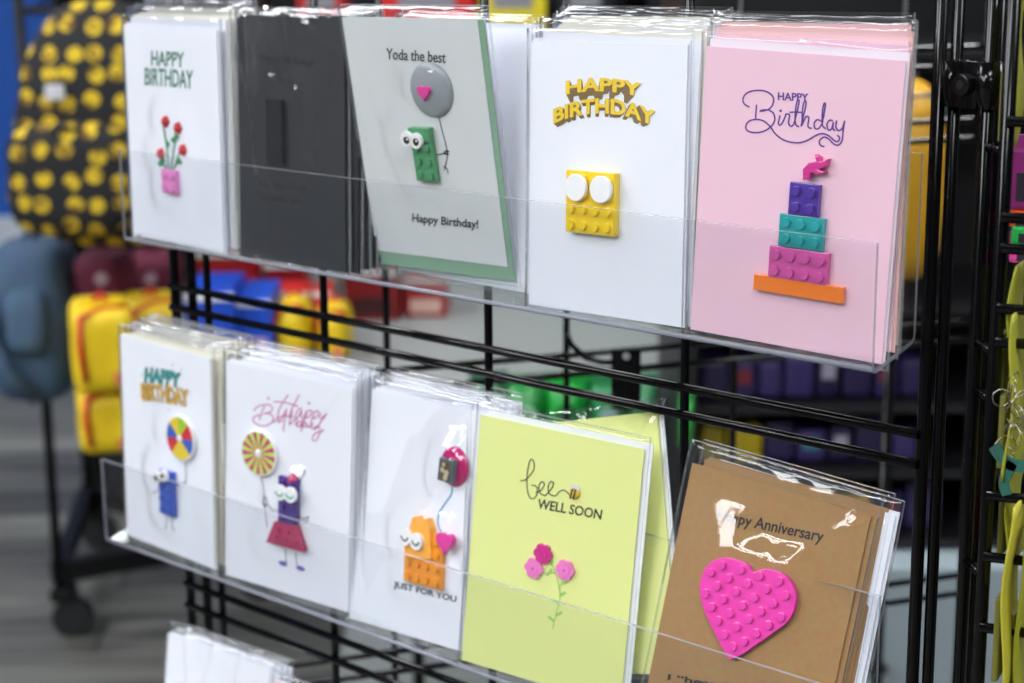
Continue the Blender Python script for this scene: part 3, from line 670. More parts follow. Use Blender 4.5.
g0 = S([(232,522)])[0]; gx = S([(282,498)])[0]; gz = S([(195,468)])[0]
for st in ((133,190),(183,157),(267,178),(352,205),(438,230),(162,250),(214,215),(298,240),(382,265),(468,293),(110,284),(190,310),(247,275),(328,302),(414,328),(138,345),(220,372),(275,338),(358,364),(447,390),(166,406),(250,433),(304,398),(391,426),(195,468),(282,498),(337,462),(232,522)):
    q = S([st], -.0052)[0]; mb.disc(q[0], q[1], .00235, -.0052, -.0033, 18, bev=.0003)
mb.build('pink_brick_heart', M('pink_heart_plastic', 'ec3fae', .28, coat=.5), t)

# ---- cards stacked behind the front ones
def back_card(kind, label, group, dx, dy, dz, stock, env=ENVW, lean=None, tilt=None, yaw=None, seed=20, **kw):
    p = POSE[kind] if isinstance(kind, str) else kind
    q = (p[0]+dx, p[1]+dy, p[2]+dz, p[3] if yaw is None else yaw, p[4] if lean is None else lean, p[5] if tilt is None else tilt, p[6], p[7])
    return card(q, label, stock, env, group, seed=seed, wr=kw.pop('wr', .0006), **kw)[0]
def stack(kind, label, group, n, dy, x0, x1, z0, z1, stock, env=ENVW, yaw=0, lean=1.5, jit=1., seed=20, y0=.0035, **kw):
    first = None
    for k in range(n):
        f = k/max(1, n-1); y = y0 + dy*k
        p = POSE[kind]
        q = (p[0]+x0+(x1-x0)*f+rnd.uniform(-.0012,.0012)*jit, p[1]+y, p[2]+z0+.5*(z1-z0)*f+.14*y+rnd.uniform(0,.0012)*jit, yaw+rnd.uniform(-.6,.6)*jit, lean+rnd.uniform(-.5,.5)*jit, rnd.uniform(-.8,.8)*jit, .105, .146)
        if k % 3 == 0: first = card(q, label, stock, env, group, seed=seed+k, wr=.0005, **kw)[0]; flush()
        else:
            first = copy_tree(first); first.matrix_world = pose_m(q)
stack('roses', 'plain white sleeved card stacked behind the red roses card', 'cards behind the red roses card', 8, .0027, .004, .0075, .001, .006, WHITE, CREAM, yaw=-2, lean=1, seed=20)
stack('black', 'charcoal card stacked behind the charcoal birthday card', 'cards behind the charcoal card', 5, .0033, .006, .014, 0, .004, DARKC, DARKC, yaw=-1, lean=2, seed=31)
stack('green', 'plain white sleeved card behind the silver-grey card', 'cards behind the silver-grey card', 3, .0024, .012, .014, -.0050, -.004, WHITE, ENVW, yaw=0, lean=1, seed=41, y0=.0032)
stack('yellowbrick', 'plain white sleeved card stacked behind the yellow brick card', 'cards behind the yellow brick card', 7, .0033, .0045, .0075, .001, .009, WHITE, CREAM, yaw=0, lean=2, seed=51)
stack('cake', 'pink sleeved card stacked behind the pink cake card', 'cards behind the pink cake card', 4, .0042, .004, -.004, .003, .008, PINKC, PEACH, yaw=2.5, lean=2, seed=61, y0=.005)
stack('bluefig', 'plain white sleeved card stacked behind the blue figure card', 'cards behind the blue figure card', 9, .0026, .004, .012, .0005, .008, CREAM, CREAM, yaw=-1, lean=1.5, seed=71)
stack('purplefig', 'plain white sleeved card stacked behind the purple figure card', 'cards behind the purple figure card', 5, .0036, .004, .008, .001, .006, WHITE, ENVW, yaw=4, lean=2, seed=81, y0=.007)
stack('cat', 'plain white sleeved card stacked behind the orange cat card', 'cards behind the orange cat card', 6, .0033, .012, .018, .001, .005, WHITE, ENVW, yaw=-1, lean=5, seed=91, y0=.0035)
yb = (-.177, .0262, -.2080, -6, 9.0, -15.5, .1050, .1450)
card(yb, 'pale yellow sleeved card tilted to the left behind the bee card', YELC, env=M('white_backing2', 'eceff0', .6), seed=11, wr=.0010, env_off=(.0035,-.002), folds=[(.05,.14,.02,.10,.003,.003), (-.01,.15,.0,.12,.003,.003)], flap=.003)
card((-.0822, .0180, -.2240, 6, 10.5, 5.2, .1062, .1479), 'brown kraft sleeved card directly behind the heart card', KRAFT, env=KRAFT, seed=12, wr=.0012, top=.010, folds=[(.05,.14,.045,.06,.002,.003)])
card((-.0770, .0225, -.2235, 5, 9.5, 5.2, .1062, .1460), 'white sleeved envelope at the back of the brown kraft cards', ENVW, seed=13, wr=.0012, top=.008, folds=[(.05,.14,.048,.06,.002,.003)])
flush()
# lowest tray
card('low', 'white sleeved card at the left end of the lowest tray', WHITE, seed=14, wr=.0013, folds=[(-.03,.15,-.02,.09,.004,.004), (.0,.15,-.01,.10,.004,.003), (.03,.155,.02,.08,.004,.004)], flap=.003)
stack('low', 'white sleeved card stacked behind the leftmost card of the lowest tray', 'cards at the left of the lowest tray', 3, .004, .006, .012, -.002, .0, WHITE, ENVW, yaw=3, lean=7, seed=101, y0=.004)
card((-.417, .012, -.4416, 2, 5, .5, .105, .146), 'dusty pink sleeved card low in the lowest tray', PEACH, seed=15, wr=.001)
for k, (x, m_, w_) in enumerate(((-.303, WHITE, 'third'), (-.190, YELC, 'fourth'), (-.077, WHITE, 'last'))):
    pass

flush()
# ------------------------------------------------------------------ bags hung on the neighbouring panel at the right
YG = M('yellow_green_card', '9a9a2a', .5); YG2 = M('yellow_card', 'b5ac32', .5)
def wavy_bag(u, v0, v1, depth, amp, wid, label, m_, phase=0., ang=R(104)):
    """bag with a folded paper header, seen nearly edge-on"""
    P0 = at(u, v0, depth); P1 = at(u, v1, depth); H = P0.z-P1.z
    t = empty('header_card_bag', (P0.x, P0.y, P1.z), (0,0,ang), label, 'packet', 'yellow packets hung at the right')
    n = 16; mb = MB(); bm = mb.bm; rows = []
    for j in range(n+1):
        z = H*j/n; s = (.5+.5*math.cos(phase+j/n*7))*amp; w = wid*(1-.35*max(0, j/n-.75)*4*.5)
        rows.append([bm.verts.new((x*w, s + yy, z)) for x in (-.5, .5) for yy in (0, .0012)])
    for A, B in zip(rows, rows[1:]):
        for q in ((0,2), (2,3), (3,1), (1,0)): bm.faces.new((A[q[0]], A[q[1]], B[q[1]], B[q[0]]))
    bm.faces.new([rows[0][i] for i in (0,1,3,2)]); bm.faces.new([rows[-1][i] for i in (0,2,3,1)])
    bmesh.ops.recalc_face_normals(bm, faces=bm.faces)
    mb.build('paper_header', m_, t, smooth=True)
    MB().box(-wid*.30, wid*.30, amp+.002, amp+.005, H*.05, H*.5, bev=.001).build('packet_filling', M('olive_filling', '6b6a25', .6), t)
    return t
for u, v0, v1, dd, amp, wd, lb, m_, ph in ((1027,310,475,.035,.003,.034,'curling yellow-green packet hung beside the silver tangle at the right edge', YG, 0),
    (1025,262,400,.045,.003,.03,'yellow-green packet below the neon tags at the right edge', YG, 1.5), (1022,500,690,.03,.003,.03,'long pale yellow packet nearest the black posts, lower right', YG2, 2.5),
    (1034,520,700,.04,.002,.03,'olive yellow packet with a pointed top, lower right corner', YG, 4), (1026,-10,150,.04,.003,.02,'yellow-green packet at the top right corner', YG, 1), (1024,430,560,.05,.003,.03,'yellow-green packet hung under the silver tangle', YG, 3)):
    wavy_bag(u, v0, v1, dd, amp, wd, lb, m_, ph)
def slab(name, u0, u1, v0, v1, depth, th, m_, label, cat, group=None, ang=.36, bev=.002):
    A = at(u0, v1, depth); B = at(u1, v0, depth)
    w_ = abs(B.x-A.x); h_ = B.z-A.z
    t = empty(name, ((A.x+B.x)/2, depth, A.z), (0,0,ang), label, cat, group)
    MB().box(-w_/2, w_/2, 0, th, 0, h_, bev=bev).build('packet_body', m_, t)
    MB().box(-w_*.3, w_*.3, -.0006, .0002, h_*.15, h_*.6).build('packet_label', M('dark_label', '26202c', .5), t)
    MB().box(-w_*.5, w_*.5, th*.3, th*.5, h_, h_+.006).build('hang_tab', m_, t)
slab('hang_packet', 1009, 1050, 150, 208, .06, .01, M('magenta_packet', '8e2a72', .4), 'magenta packet hung near the top of the right panel', 'packet')
slab('hang_packet', 1009, 1050, 214, 226, .06, .008, M('neon_orange_packet', 'e5552a', .4), 'neon orange tag under the magenta packet', 'packet')
slab('hang_packet', 1012, 1050, 228, 244, .06, .008, M('neon_green_packet', '1fae4a', .4), 'neon green tag under the orange tag', 'packet')
slab('hang_packet', 1010, 1050, 248, 262, .06, .008, M('neon_pink_packet', 'e04a9c', .4), 'neon pink tag under the green tag', 'packet')
slab('hang_packet', 1001, 1009, 500, 552, .055, .01, M('red_packet', 'b41c22', .4), 'narrow red packet between the yellow packets, lower right', 'packet')
slab('hang_packet', 1008, 1016, 515, 600, .06, .01, M('violet_packet', '3a2b62', .4), 'dark violet packet beside the narrow red one', 'packet')
# tangle of silver wire with a teal bow
q = at(1020, 425, .02)
t = empty('silver_tinsel', q, None, 'tangle of silver wire loops with a teal ribbon at the right edge', 'ornament')
mb = MB(); rr = random.Random(3)
for k in range(16):
    c_ = Vector((rr.uniform(-.008,.008), rr.uniform(-.006,.006), rr.uniform(-.014,.018))); r_ = rr.uniform(.003,.007); ax = rr.uniform(0, PI)
    mb.tube([c_ + Vector((math.cos(a)*r_*math.cos(ax), math.cos(a)*r_*math.sin(ax), math.sin(a)*r_)) for a in [j*2*PI/12 for j in range(12)]], .0003, 5)
mb.build('wire_loops', M('silver_wire', 'b8b4a8', .25, metal=1), t)
mb = MB(); mb.ribbon([(-.012,-.012), (-.006,-.018), (.002,-.019), (.010,-.016)], .006, 0, .001).ribbon([(-.002,-.018), (-.006,-.028), (-.004,-.034)], .005, 0, .001); mb.build('teal_ribbon', M('teal_ribbon_cloth', '205c4e', .6), t)

# ------------------------------------------------------------------ goods further back in the shop
def bg(name, u0, u1, v0, v1, b, depth, label, cat, group=None, bot=None):
    """empty at the foot of a thing whose front shows between those edges, b metres away"""
    a0, zb = seen(u0, v1, b); a1, _ = seen(u1, v1, b); _, zt = seen((u0+u1)/2, v0, b)
    if bot is not None: zb = bot
    t = empty(name, aisle((a0+a1)/2, b+depth/2, zb), (0,0,YAW), label, cat, group)
    return t, abs(a1-a0), zt-zb
# white low table
TW = M('pale_grey_laminate_top', 'a2a8a6', .45)
tz = -.40
tb = empty('display_table', aisle(-.085, 2.88, FLOOR), (0,0,YAW), 'low pale grey display table behind the wire rack, carrying red and blue boxes', 'table')
MB().box(-.36,.325,-.50,.48, tz-.03-FLOOR, tz-FLOOR, bev=.004).build('table_top', TW, tb)
MB().box(-.05,.05,-.05,.05, .02, tz-.03-FLOOR).build('pedestal', TW, tb); MB().box(-.2,.2,-.25,.25, 0, .02, bev=.004).build('foot_plate', TW, tb)
def boxpack(u0, u1, v0, v1, b, dp, hexs, label, group=None, bot=None, band=None, name='toy_box', lab='e8e8e8'):
    t, w_, h_ = bg(name, u0, u1, v0, v1, b, dp, label, 'box', group, bot)
    MB().box(-w_/2, w_/2, -dp/2, dp/2, 0, h_, bev=.004).build('box_body', M('carton_'+hexs, hexs, .4), t)
    MB().box(-w_*.36, w_*.36, -dp/2-.001, -dp/2+.001, h_*.12, h_*.45).build('printed_panel', M('carton_'+(band or lab), band or lab, .4), t)
    MB().box(-w_*.5, w_*.5, -dp/2-.0015, -dp/2+.001, h_*.86, h_*.94).build('printed_stripe', M('carton_'+lab, lab, .4), t)
    return t
for u0, u1, v0, v1, b, hx, lb, bd in ((190,238,288,400,2.42,'1746b8','blue toy box at the left of the pale grey table','3b3f9c'), (240,275,296,400,2.45,'1a4fc4','blue toy box beside the red and yellow bags','c9a3c8'),
    (200,262,246,330,2.75,'a3121c','red boxed set behind the blue boxes','d8b0a4'), (266,306,258,330,2.72,'8c1017','dark red boxed set in the middle of the pale grey table','c84a48'), (345,400,268,330,2.78,'7c0e14','dark red boxed set under the charcoal card','3a1214'), (404,448,276,330,2.80,'96161b','red boxed set at the end of the row on the pale grey table','caa79a'),
    (312,338,262,330,2.80,'9aa39f','pale grey box between two red boxed sets','4b5350')):
    boxpack(u0, u1, v0, v1, b, .12, hx, lb, None, tz, bd)
def softbag(u0, u1, v0, v1, b, dp, m_, trim, label, cat='bag', name='gift_bag', bot=None, group=None, badge=None, rnd_=3.2):
    t, w_, h_ = bg(name, u0, u1, v0, v1, b, dp, label, cat, group, bot)
    bm = bmesh.new(); bmesh.ops.create_uvsphere(bm, u_segments=28, v_segments=18, radius=1)
    for v in bm.verts:
        c_ = v.co; k = (abs(c_.x)**rnd_+abs(c_.y)**rnd_+abs(c_.z)**rnd_)**(-1/rnd_); c_ = c_*k
        f = 1 + .05*noise.noise(c_*2.3)
        v.co = Vector((c_.x*w_/2*f, c_.y*dp/2*f, h_/2 + c_.z*h_/2))
    me = bpy.data.meshes.new('bag_body'); bm.to_mesh(me); bm.free(); me.materials.append(m_)
    for pl in me.polygons: pl.use_smooth = True
    o = bpy.data.objects.new('bag_body', me); COL.objects.link(o); o.parent = t
    if trim:
        MB().tube([(-w_*.47, -dp*.3, h_*.35), (-w_*.42, -dp*.42, h_*.75), (-w_*.2, -dp*.45, h_*.93), (w_*.2, -dp*.45, h_*.95), (w_*.42, -dp*.42, h_*.8)], max(.004, h_*.025), 8).build('zip_piping', trim, t)
        MB().tube([(-w_*.15, 0, h_*.97), (-w_*.1, 0, h_*1.07), (w_*.1, 0, h_*1.07), (w_*.15, 0, h_*.97)], .005, 8).build('handle_loop', trim, t)
    if badge: MB().box(w_*.05, w_*.3, -dp*.515, -dp*.47, h_*.12, h_*.3, bev=.001).build('square_badge', badge, t)
    return t
YB2 = M('yellow_bag_cloth', 'e8c512', .5); RT = M('red_trim_cloth', 'c42a14', .5); BD = M('salmon_badge', 'd97850', .5)
softbag(276,312,302,420,2.46,.10, YB2, RT, 'yellow bag with red trim beside the blue toy boxes', bot=tz, badge=BD)
softbag(316,352,308,420,2.48,.10, YB2, RT, 'yellow bag with red trim nearest the middle of the pale grey table', bot=tz, badge=BD)
# red lids show above the two yellow bags
for u0, u1, lb in ((276,312,'red carton standing behind the left yellow bag'), (317,334,'red carton standing behind the right yellow bag')):
    boxpack(u0, u1, 288, 400, 2.58, .06, 'cf1712', lb, None, tz, 'b01510')
# green packets hanging from the front of the table
def pillow_pack(u0, u1, v0, v1, b, hx, label, group=None, spot=None, dp=.05):
    t, w_, h_ = bg('sweet_packet', u0, u1, v0, v1, b, dp, label, 'packet', group)
    mb = MB(); bm = mb.bm; nx, nz = 10, 12; F, B = [], []
    for j in range(nz+1):
        for i in range(nx+1):
            x = -w_/2+w_*i/nx; z = h_*j/nz; k = (math.sin(PI*i/nx)*math.sin(PI*j/nz))**.5*dp/2
            k *= 1+.25*noise.noise(Vector((x*40, z*40, u0)))
            F.append(bm.verts.new((x, -k, z))); B.append(bm.verts.new((x, k, z)) if (0 < i < nx and 0 < j < nz) else F[-1])
    for L, fl in ((F, 0), (B, 1)):
        for j in range(nz):
            for i in range(nx):
                q = [L[j*(nx+1)+i], L[j*(nx+1)+i+1], L[(j+1)*(nx+1)+i+1], L[(j+1)*(nx+1)+i]]
                f = bm.faces.new(q[::-1] if fl else q); f.smooth = True
    mb.build('packet_body', M('foil_'+hx, hx, .3, coat=.3), t)
    if spot: MB().disc(0, h_*.5, min(w_, h_)*.25, -dp*.53, -dp*.46, 16).build('printed_spot', M('print_'+spot, spot, .4), t)
    MB().box(-w_/2, w_/2, -.001, .001, h_-.001, h_+.012).build('crimped_top', M('foil_'+hx, hx, .3, coat=.3), t)
GRS = empty('hanging_rail', aisle(.02, 2.26, FLOOR), (0,0,YAW), 'black rail stand in front of the pale grey table with green packets on it', 'rail')
MB().tube([(-.15,0,.44), (.18,0,.44)], .006, 8).build('rail_bar', BLACK, GRS)
for x in (-.15, .18): MB().tube([(x,0,.0), (x,0,.44)], .008, 8).build('leg', BLACK, GRS)
for u0, u1, v0, v1, hx, lb, sp in ((470,508,384,440,'2f6b4a','dark green packet left of the bright green ones','a03a2a'), (506,548,388,446,'1f8f3c','green packet with a pale spot behind the orange cat cards','9fc6a8'), (545,590,386,446,'17a03a','bright green packet in the middle of the rail','0c6a2a'), (590,628,388,446,'2a8a50','sea green packet at the right of the rail','9ab8b4'), (630,660,386,440,'3d8a5c','pale green packet next to the tilted yellow card','2a5a44')):
    pillow_pack(u0, u1, v0, v1, 2.22, hx, lb, None, sp)
# black shelf unit with purple packets on the right
b0 = 2.05
a0, zt = seen(690, 290, b0); a1, _ = seen(1060, 300, b0); _, zb = seen(800, 548, b0)
BK = M('black_shelf_metal', '121216', .5)
un = empty('shelf_unit', aisle((a0+a1)/2, b0+.16, FLOOR), (0,0,YAW), 'black shelf unit stacked with purple packets, seen through the right of the rack', 'shelf unit')
W = a1-a0; Z = lambda z: z-FLOOR
MB().box(-W/2, W/2, .14, .16, Z(zb), Z(.75)).build('back_panel', BK, un)
for sx in (-1, 1): MB().box(sx*W/2-.01, sx*W/2+.01, -.16, .16, Z(zb), Z(.75)).build('side_panel', BK, un)
zz_ = [seen(800, v, b0)[1] for v in (548, 478, 412)]
for z in zz_ + [zz_[-1]+.12, zz_[-1]+.42]: MB().box(-W/2+.01, W/2-.01, -.14, .14, Z(z)-.008, Z(z)).build('shelf_board', BK, un)
wb = empty('base_cabinet', aisle((a0+a1)/2, b0+.16, FLOOR), (0,0,YAW), 'pale grey base cabinet under the black shelf unit', 'cabinet')
MB().box(-W/2, W/2, -.20, .16, 0.05, Z(zb)-.012, bev=.004).build('cabinet_body', M('pale_grey_laminate', '93a0a6', .4), wb)
MB().box(-W/2+.02, W/2-.02, -.16, .14, 0, .05).build('plinth', BK, wb)
MB().box(-.02, .02, -.215, -.2, .30, .31).build('handle', BK, wb)
rr = random.Random(11)
cols = ['2d2350','352a5e','241d45','3b2f66','2a2352']
for (v1, vt, bz) in ((548,486,zz_[0]), (478,420,zz_[1]), (412,352,zz_[2])):
    u = 700
    while u < 905:
        wd = rr.choice((26, 32, 38)); hx = rr.choice(cols); u2 = u+wd
        sp = rr.choice((None, '8a2f36', 'a8a2b4', None, '3a7a8a'))
        nm = {548:'bottom', 478:'middle', 412:'top'}[v1]
        if (v1, 780 < u < 850) == (548, True): hx = 'b89414'; sp = None
        if v1 == 478 and u < 760: hx, sp = rr.choice((('c0a81c', None), ('9c8a1a', None)))
        t, w_, h_ = bg('sweet_packet', u, u2-2, vt+rr.uniform(-4,10), v1, b0+.06, .06, ('yellow' if hx in ('b89414','c0a81c','9c8a1a') else 'dark purple') + ' packet on the %s shelf of the black unit' % nm, 'packet', ('yellow' if hx in ('b89414','c0a81c','9c8a1a') else 'purple') + ' packets on the %s black shelf' % nm, bz+.0005)
        mb = MB().box(-w_/2, w_/2, -.03, .03, 0, h_, bev=.008); mb.build('packet_body', M('foil_'+hx, hx, .3, coat=.3), t)
        if sp: MB().box(-w_*.3, w_*.25, -.032, -.029, h_*.4, h_*.75).build('printed_panel', M('print_'+sp, sp, .4), t)
        u = u2
pillow_pack(680,694,404,450,1.95,'2a9a3c','neon green packet hanging just left of the purple packets', None, None, .03)
# large yellow-orange bag behind the right end of the upper tray
softbag(872,952,84,292,1.75,.16, M('amber_bag_cloth', 'c89410', .5), M('grey_trim', '3a3f48', .5), 'large amber yellow bag seen behind the pink cake card', name='tote_bag')
gt = empty('bag_stand', aisle(seen(910,290,1.75)[0], 1.83, FLOOR), (0,0,YAW), 'thin black stand holding up the large amber yellow bag', 'stand')
MB().tube([(0,0,.0), (0,0,Z(seen(910,290,1.75)[1]))], .006, 8).build('pole', BLACK, gt); MB().tube([(-.15,0,.008), (.15,0,.008)], .006, 8).tube([(0,-.12,.008), (0,.12,.008)], .006, 8).build('foot_bars', BLACK, gt)
# dark fixture across the back with coloured boxes at the top edge
fx = empty('wall_fixture', aisle(.25, 3.75, FLOOR), (0,0,YAW), 'tall dark shop fixture across the back with coloured boxes on it', 'shelf unit')
MB().box(-1.12, 1.6, .1, .14, .4, 2.2).build('back_panel', M('charcoal_panel', '1c1e24', .6), fx)
for x in (-1.11, 0, 1.58): MB().box(x-.02, x+.02, -.2, .14, 0, 2.2).build('upright_post', BLACK, fx)
for zs_ in (.45, .72, .975, 1.36, 1.7): MB().box(-1.12, 1.6, -.2, .1, zs_-.015, zs_).build('shelf_board', BK, fx)
for u0, u1, hx, lb in ((140,205,'16161a','black box at the left of the top shelf behind the cards'), (210,262,'2a2024','dark brown box on the top shelf behind the cards'), (298,345,'c01c1e','red box above the charcoal card'), (380,474,'d41a1c','wide red box above the silver-grey card'), (480,546,'e6d21a','yellow box above the yellow brick card'), (560,610,'20242c','black box left of the blue box at the top'), (736,786,'1c3f86','blue box above the pink cake card'), (800,842,'8a4a52','dusty red box above the right of the pink cake card'), (846,884,'8a7030','tan box at the right of the top shelf'), (896,930,'2e5878','steel blue box beside the black posts at the top')):
    b = 3.58; _, zb_ = seen(u0, -20, b)
    t, w_, h_ = bg('stock_box', u0, u1, -50, 24, b, .15, lb, 'box', None, FLOOR+.975)
    h_ = seen(u0, -45, b)[1]-(FLOOR+.975)
    MB().box(-w_/2, w_/2, -.075, .075, 0.0005, abs(h_), bev=.004).build('box_body', M('stock_'+hx, hx, .5), t)
    MB().box(-w_*.3, w_*.3, -.077, -.074, abs(h_)*.3, abs(h_)*.6).build('printed_panel', M('stock_panel', '8a8a90', .5), t)

# ------------------------------------------------------------------ rolling rack with bags on the left
bb = 2.88
RX = lambda u, v, b: seen(u, v, b)
a0, _ = seen(46, 400, bb)
rk = empty('rolling_rack', aisle(a0, bb, FLOOR), (0,0,YAW-.0), 'black rolling rack with casters at the left, hung with bags', 'rack')
ztop = seen(46, -60, bb)[1]-FLOOR
zr = seen(60, 575, bb)[1]-FLOOR
pa = Vector((0,0,0)); pb = Vector((.30, .16, 0)); pc = Vector((-.05, .44, 0))
for q in (pa, pb, pc): MB().tube([q+Vector((0,0,zr-.02)), q+Vector((0,0,ztop))], .0085, 10).build('upright_post', MATTE, rk)
mb = MB()
for A, B in ((pa, pb), (pa, pc), (pc, pb)):
    dd = (B-A).normalized(); nn = Vector((-dd.y, dd.x, 0))*.012
    vs = [mb.bm.verts.new(x) for x in (A-nn+Vector((0,0,zr-.012)), B-nn+Vector((0,0,zr-.012)), B+nn+Vector((0,0,zr-.012)), A+nn+Vector((0,0,zr-.012)), A-nn+Vector((0,0,zr+.024)), B-nn+Vector((0,0,zr+.024)), B+nn+Vector((0,0,zr+.024)), A+nn+Vector((0,0,zr+.024)))]
    for f in ((0,3,2,1),(4,5,6,7),(0,1,5,4),(1,2,6,5),(2,3,7,6),(3,0,4,7)): mb.bm.faces.new([vs[i] for i in f])
mb.build('base_rail', MATTE, rk)
for z in (.62, .92, 1.05, ztop-.05):
    mb = MB(); mb.tube([pa+Vector((0,0,z)), pb+Vector((0,0,z))], .005, 8).tube([pa+Vector((0,0,z)), pc+Vector((0,0,z))], .005, 8); mb.build('cross_wire', MATTE, rk)
for q in (pa, pb, pc):
    cz = .034
    MB().disc(q.x+.02, cz, .034, q.y-.014, q.y+.014, 28, bev=.004).build('caster_wheel', MATS['black_rubber'], rk)
    MB().box(q.x-.012, q.x+.028, q.y-.02, q.y+.02, cz+.03, zr-.02, bev=.003).build('caster_fork', MATTE, rk)

def faces_mat():
    m = bpy.data.materials.new('black_cloth_yellow_heads'); m.use_nodes = True; nt = m.node_tree; b = nt.nodes['Principled BSDF']
    tc = nt.nodes.new('ShaderNodeTexCoord'); mp = nt.nodes.new('ShaderNodeMapping'); mp.inputs['Scale'].default_value = (1, .15, 1); nt.links.new(tc.outputs['Object'], mp.inputs[0])
    v = nt.nodes.new('ShaderNodeTexVoronoi'); v.voronoi_dimensions = '2D'; v.inputs['Scale'].default_value = 29; v.inputs['Randomness'].default_value = .4; sp = nt.nodes.new('ShaderNodeSeparateXYZ'); cb = nt.nodes.new('ShaderNodeCombineXYZ'); nt.links.new(tc.outputs['Object'], sp.inputs[0]); nt.links.new(sp.outputs[0], cb.inputs[0]); nt.links.new(sp.outputs[2], cb.inputs[1]); nt.links.new(cb.outputs[0], v.inputs[0])
    r = nt.nodes.new('ShaderNodeValToRGB'); r.color_ramp.elements[0].position = .29; r.color_ramp.elements[0].color = (1,1,1,1); r.color_ramp.elements[1].position = .37; r.color_ramp.elements[1].color = (0,0,0,1)
    nt.links.new(v.outputs['Distance'], r.inputs[0])
    n = nt.nodes.new('ShaderNodeTexNoise'); n.inputs['Scale'].default_value = 70; n.inputs['Detail'].default_value = 1; nt.links.new(mp.outputs[0], n.inputs[0])
    c = nt.nodes.new('ShaderNodeValToRGB'); c.color_ramp.elements[0].position = .38; c.color_ramp.elements[0].color = (*srgb('6a4c10'), 1); c.color_ramp.elements[1].position = .52; c.color_ramp.elements[1].color = (*srgb('d4b41c'), 1); nt.links.new(n.outputs[0], c.inputs[0])
    mx = nt.nodes.new('ShaderNodeMixRGB'); mx.inputs[1].default_value = (*srgb('131316'), 1); nt.links.new(r.outputs[0], mx.inputs[0]); nt.links.new(c.outputs[0], mx.inputs[2]); nt.links.new(mx.outputs[0], b.inputs['Base Color']); b.inputs['Roughness'].default_value = .8
    return m
FM = faces_mat()
def soft(name, w_, d_, h_, m_, parent, loc=(0,0,0), e=3.5, taper=.0, seed=0, arch=0.):
    bm = bmesh.new(); bmesh.ops.create_uvsphere(bm, u_segments=36, v_segments=26, radius=1)
    for v in bm.verts:
        c_ = v.co.copy(); k = (abs(c_.x)**e+abs(c_.y)**e+abs(c_.z)**e)**(-1/e); c_ *= k
        f = 1 + .04*noise.noise(c_*2+Vector((seed,0,0))); s = 1 - taper*(c_.z*.5+.5)**2
        v.co = Vector((loc[0]+c_.x*w_/2*f*s, loc[1]+c_.y*d_/2*f, loc[2]+h_/2+c_.z*h_/2 ))
    me = bpy.data.meshes.new(name); bm.to_mesh(me); bm.free(); me.materials.append(m_)
    for pl in me.polygons: pl.use_smooth = True
    o = bpy.data.objects.new(name, me); COL.objects.link(o); o.parent = parent; return o
t, w_, h_ = bg('backpack', 2, 200, 2, 254, 2.5, .16, 'black backpack printed all over with round yellow heads, at the upper left', 'backpack')
soft('backpack_body', w_, .16, h_, FM, t, e=3.0, taper=.35)
soft('front_pocket', w_*.62, .07, h_*.45, FM, t, (-w_*.12, -.085, h_*.08), e=4, seed=4)
BW = M('black_webbing', '15151a', .8)
MB().tube([(-w_*.08, 0, h_*.97), (-w_*.07, 0, h_*1.1), (w_*.07, 0, h_*1.1), (w_*.08, 0, h_*.97)], .008, 8).build('grab_handle', BW, t)
for s in (-1, 1): MB().tube([(s*w_*.18, .06, h_*.95), (s*w_*.25, .10, h_*.8), (s*w_*.33, .10, h_*.4), (s*w_*.38, .07, h_*.08)], .013, 8).build('shoulder_strap', BW, t)
MB().tube([(-w_*.40, -.086, h_*.14), (-w_*.40, -.105, h_*.46), (-w_*.12, -.115, h_*.52), (w_*.15, -.105, h_*.47)], .004, 6).build('pocket_zip', BW, t)
MB().box(-w_*.22, -w_*.13, -.09, -.078, h_*.62, h_*.68, bev=.002).build('white_patch', M('white_patch', 'c8c8cc', .6), t)
DEN = M('denim_blue_cloth', '4c6784', .85, bump=(40, .4, .4))
t, w_, h_ = bg('denim_bag', -14, 68, 248, 408, 2.62, .16, 'blue denim bag hanging at the left under the yellow-headed backpack', 'bag')
soft('bag_body', w_, .16, h_, DEN, t, e=4.5, taper=-.0, seed=2)
soft('front_pocket', w_*.5, .06, h_*.4, DEN, t, (w_*.1, -.08, h_*.35), e=4, seed=9)
MB().tube([(-w_*.46, -.05, h_*.9), (-w_*.38, -.1, h_*.55), (-w_*.15, -.1, h_*.2), (w_*.1, -.07, h_*.05)], .012, 8).build('shoulder_strap', DEN, t)
MB().tube([(-w_*.1, 0, h_*.97), (0, 0, h_*1.07), (w_*.12, 0, h_*.97)], .006, 8).build('handle_loop', DEN, t)
MRN = M('maroon_cloth', '5c1430', .8)
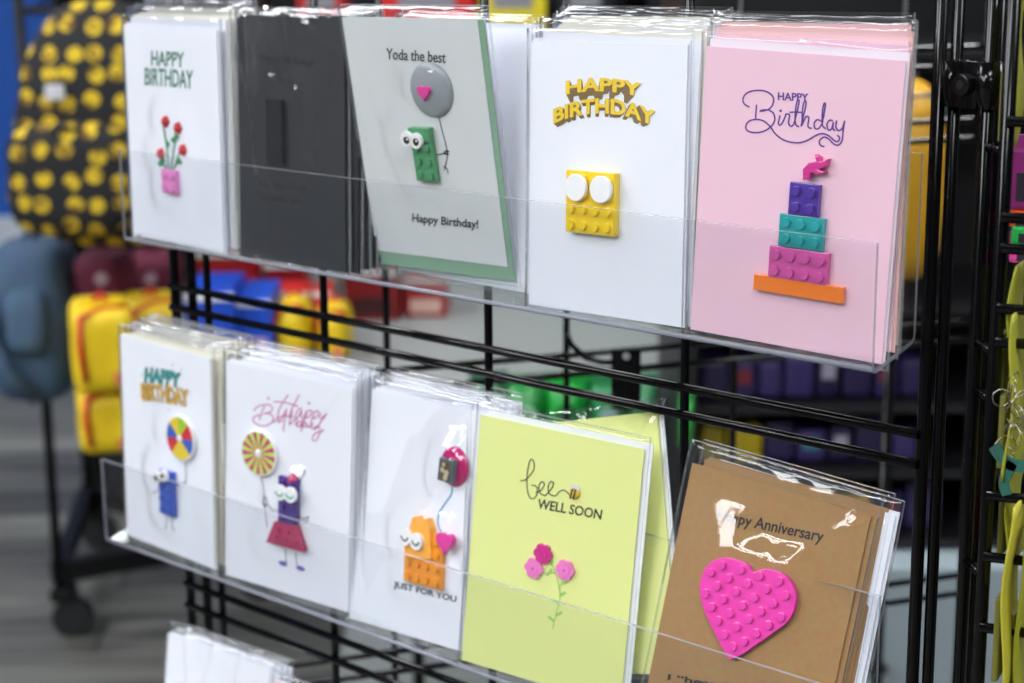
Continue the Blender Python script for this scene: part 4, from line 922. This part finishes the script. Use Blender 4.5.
for u0, u1, b, lb in ((70,126,2.66,'maroon bag hanging above the yellow cuboid bags'), (118,176,2.82,'dark maroon bag partly hidden behind the upper tray')):
    t, w_, h_ = bg('maroon_bag', u0, u1, 258, 312, b, .12, lb, 'bag')
    soft('bag_body', w_, .12, h_, MRN, t, e=5, taper=.1)
    MB().disc(w_*.1, h_*.62, .010, -.064, -.055, 14).build('round_badge', M('pale_badge', 'a88a94', .5), t)
    MB().tube([(-w_*.1, 0, h_*.95), (0, 0, h_*1.15), (w_*.12, 0, h_*.95)], .005, 8).build('handle_loop', MRN, t)
def cuboid_bag(u0, u1, v0, v1, b, label, ang):
    t, w_, h_ = bg('cuboid_bag', u0, u1, v0, v1, b, .10, label, 'bag')
    t.rotation_euler = (0, 0, YAW+ang)
    soft('bag_body', w_, .13, h_, YB2, t, e=7)
    MB().tube([(-w_*.30, -.066, h_*.18), (-w_*.36, -.068, h_*.55), (-w_*.34, -.064, h_*.92), (w_*.0, -.05, h_*.985), (w_*.4, -.045, h_*.985)], .0045, 8).build('zip_piping', RT, t)
    MB().box(w_*.14, w_*.32, -.066, -.062, h_*.12, h_*.27, bev=.001).build('square_badge', BD, t)
    MB().tube([(-w_*.12, 0, h_*.97), (0, 0, h_*1.08), (w_*.14, 0, h_*.97)], .005, 8).build('handle_loop', RT, t)
cuboid_bag(66, 128, 308, 394, 2.42, 'yellow cuboid bag with red piping, upper one at the left', .25)
cuboid_bag(72, 130, 392, 454, 2.44, 'yellow cuboid bag with red piping, directly under another yellow bag', .25)
cuboid_bag(120, 176, 302, 384, 2.60, 'yellow cuboid bag behind the upper one and beside the blue figure card', .25)

# ------------------------------------------------------------------ light and output
w = bpy.data.worlds.new('shop_ambience'); scene.world = w; w.use_nodes = True
w.node_tree.nodes['Background'].inputs[0].default_value = (.55,.6,.7,1); w.node_tree.nodes['Background'].inputs[1].default_value = .12
scene.view_settings.view_transform = 'Standard'; scene.view_settings.look = 'None'; scene.view_settings.gamma = 1; scene.view_settings.exposure = -.13
try: scene.view_settings.use_curve_mapping = False
except Exception: pass
scene.cycles.transparent_max_bounces = 40; scene.cycles.max_bounces = 8
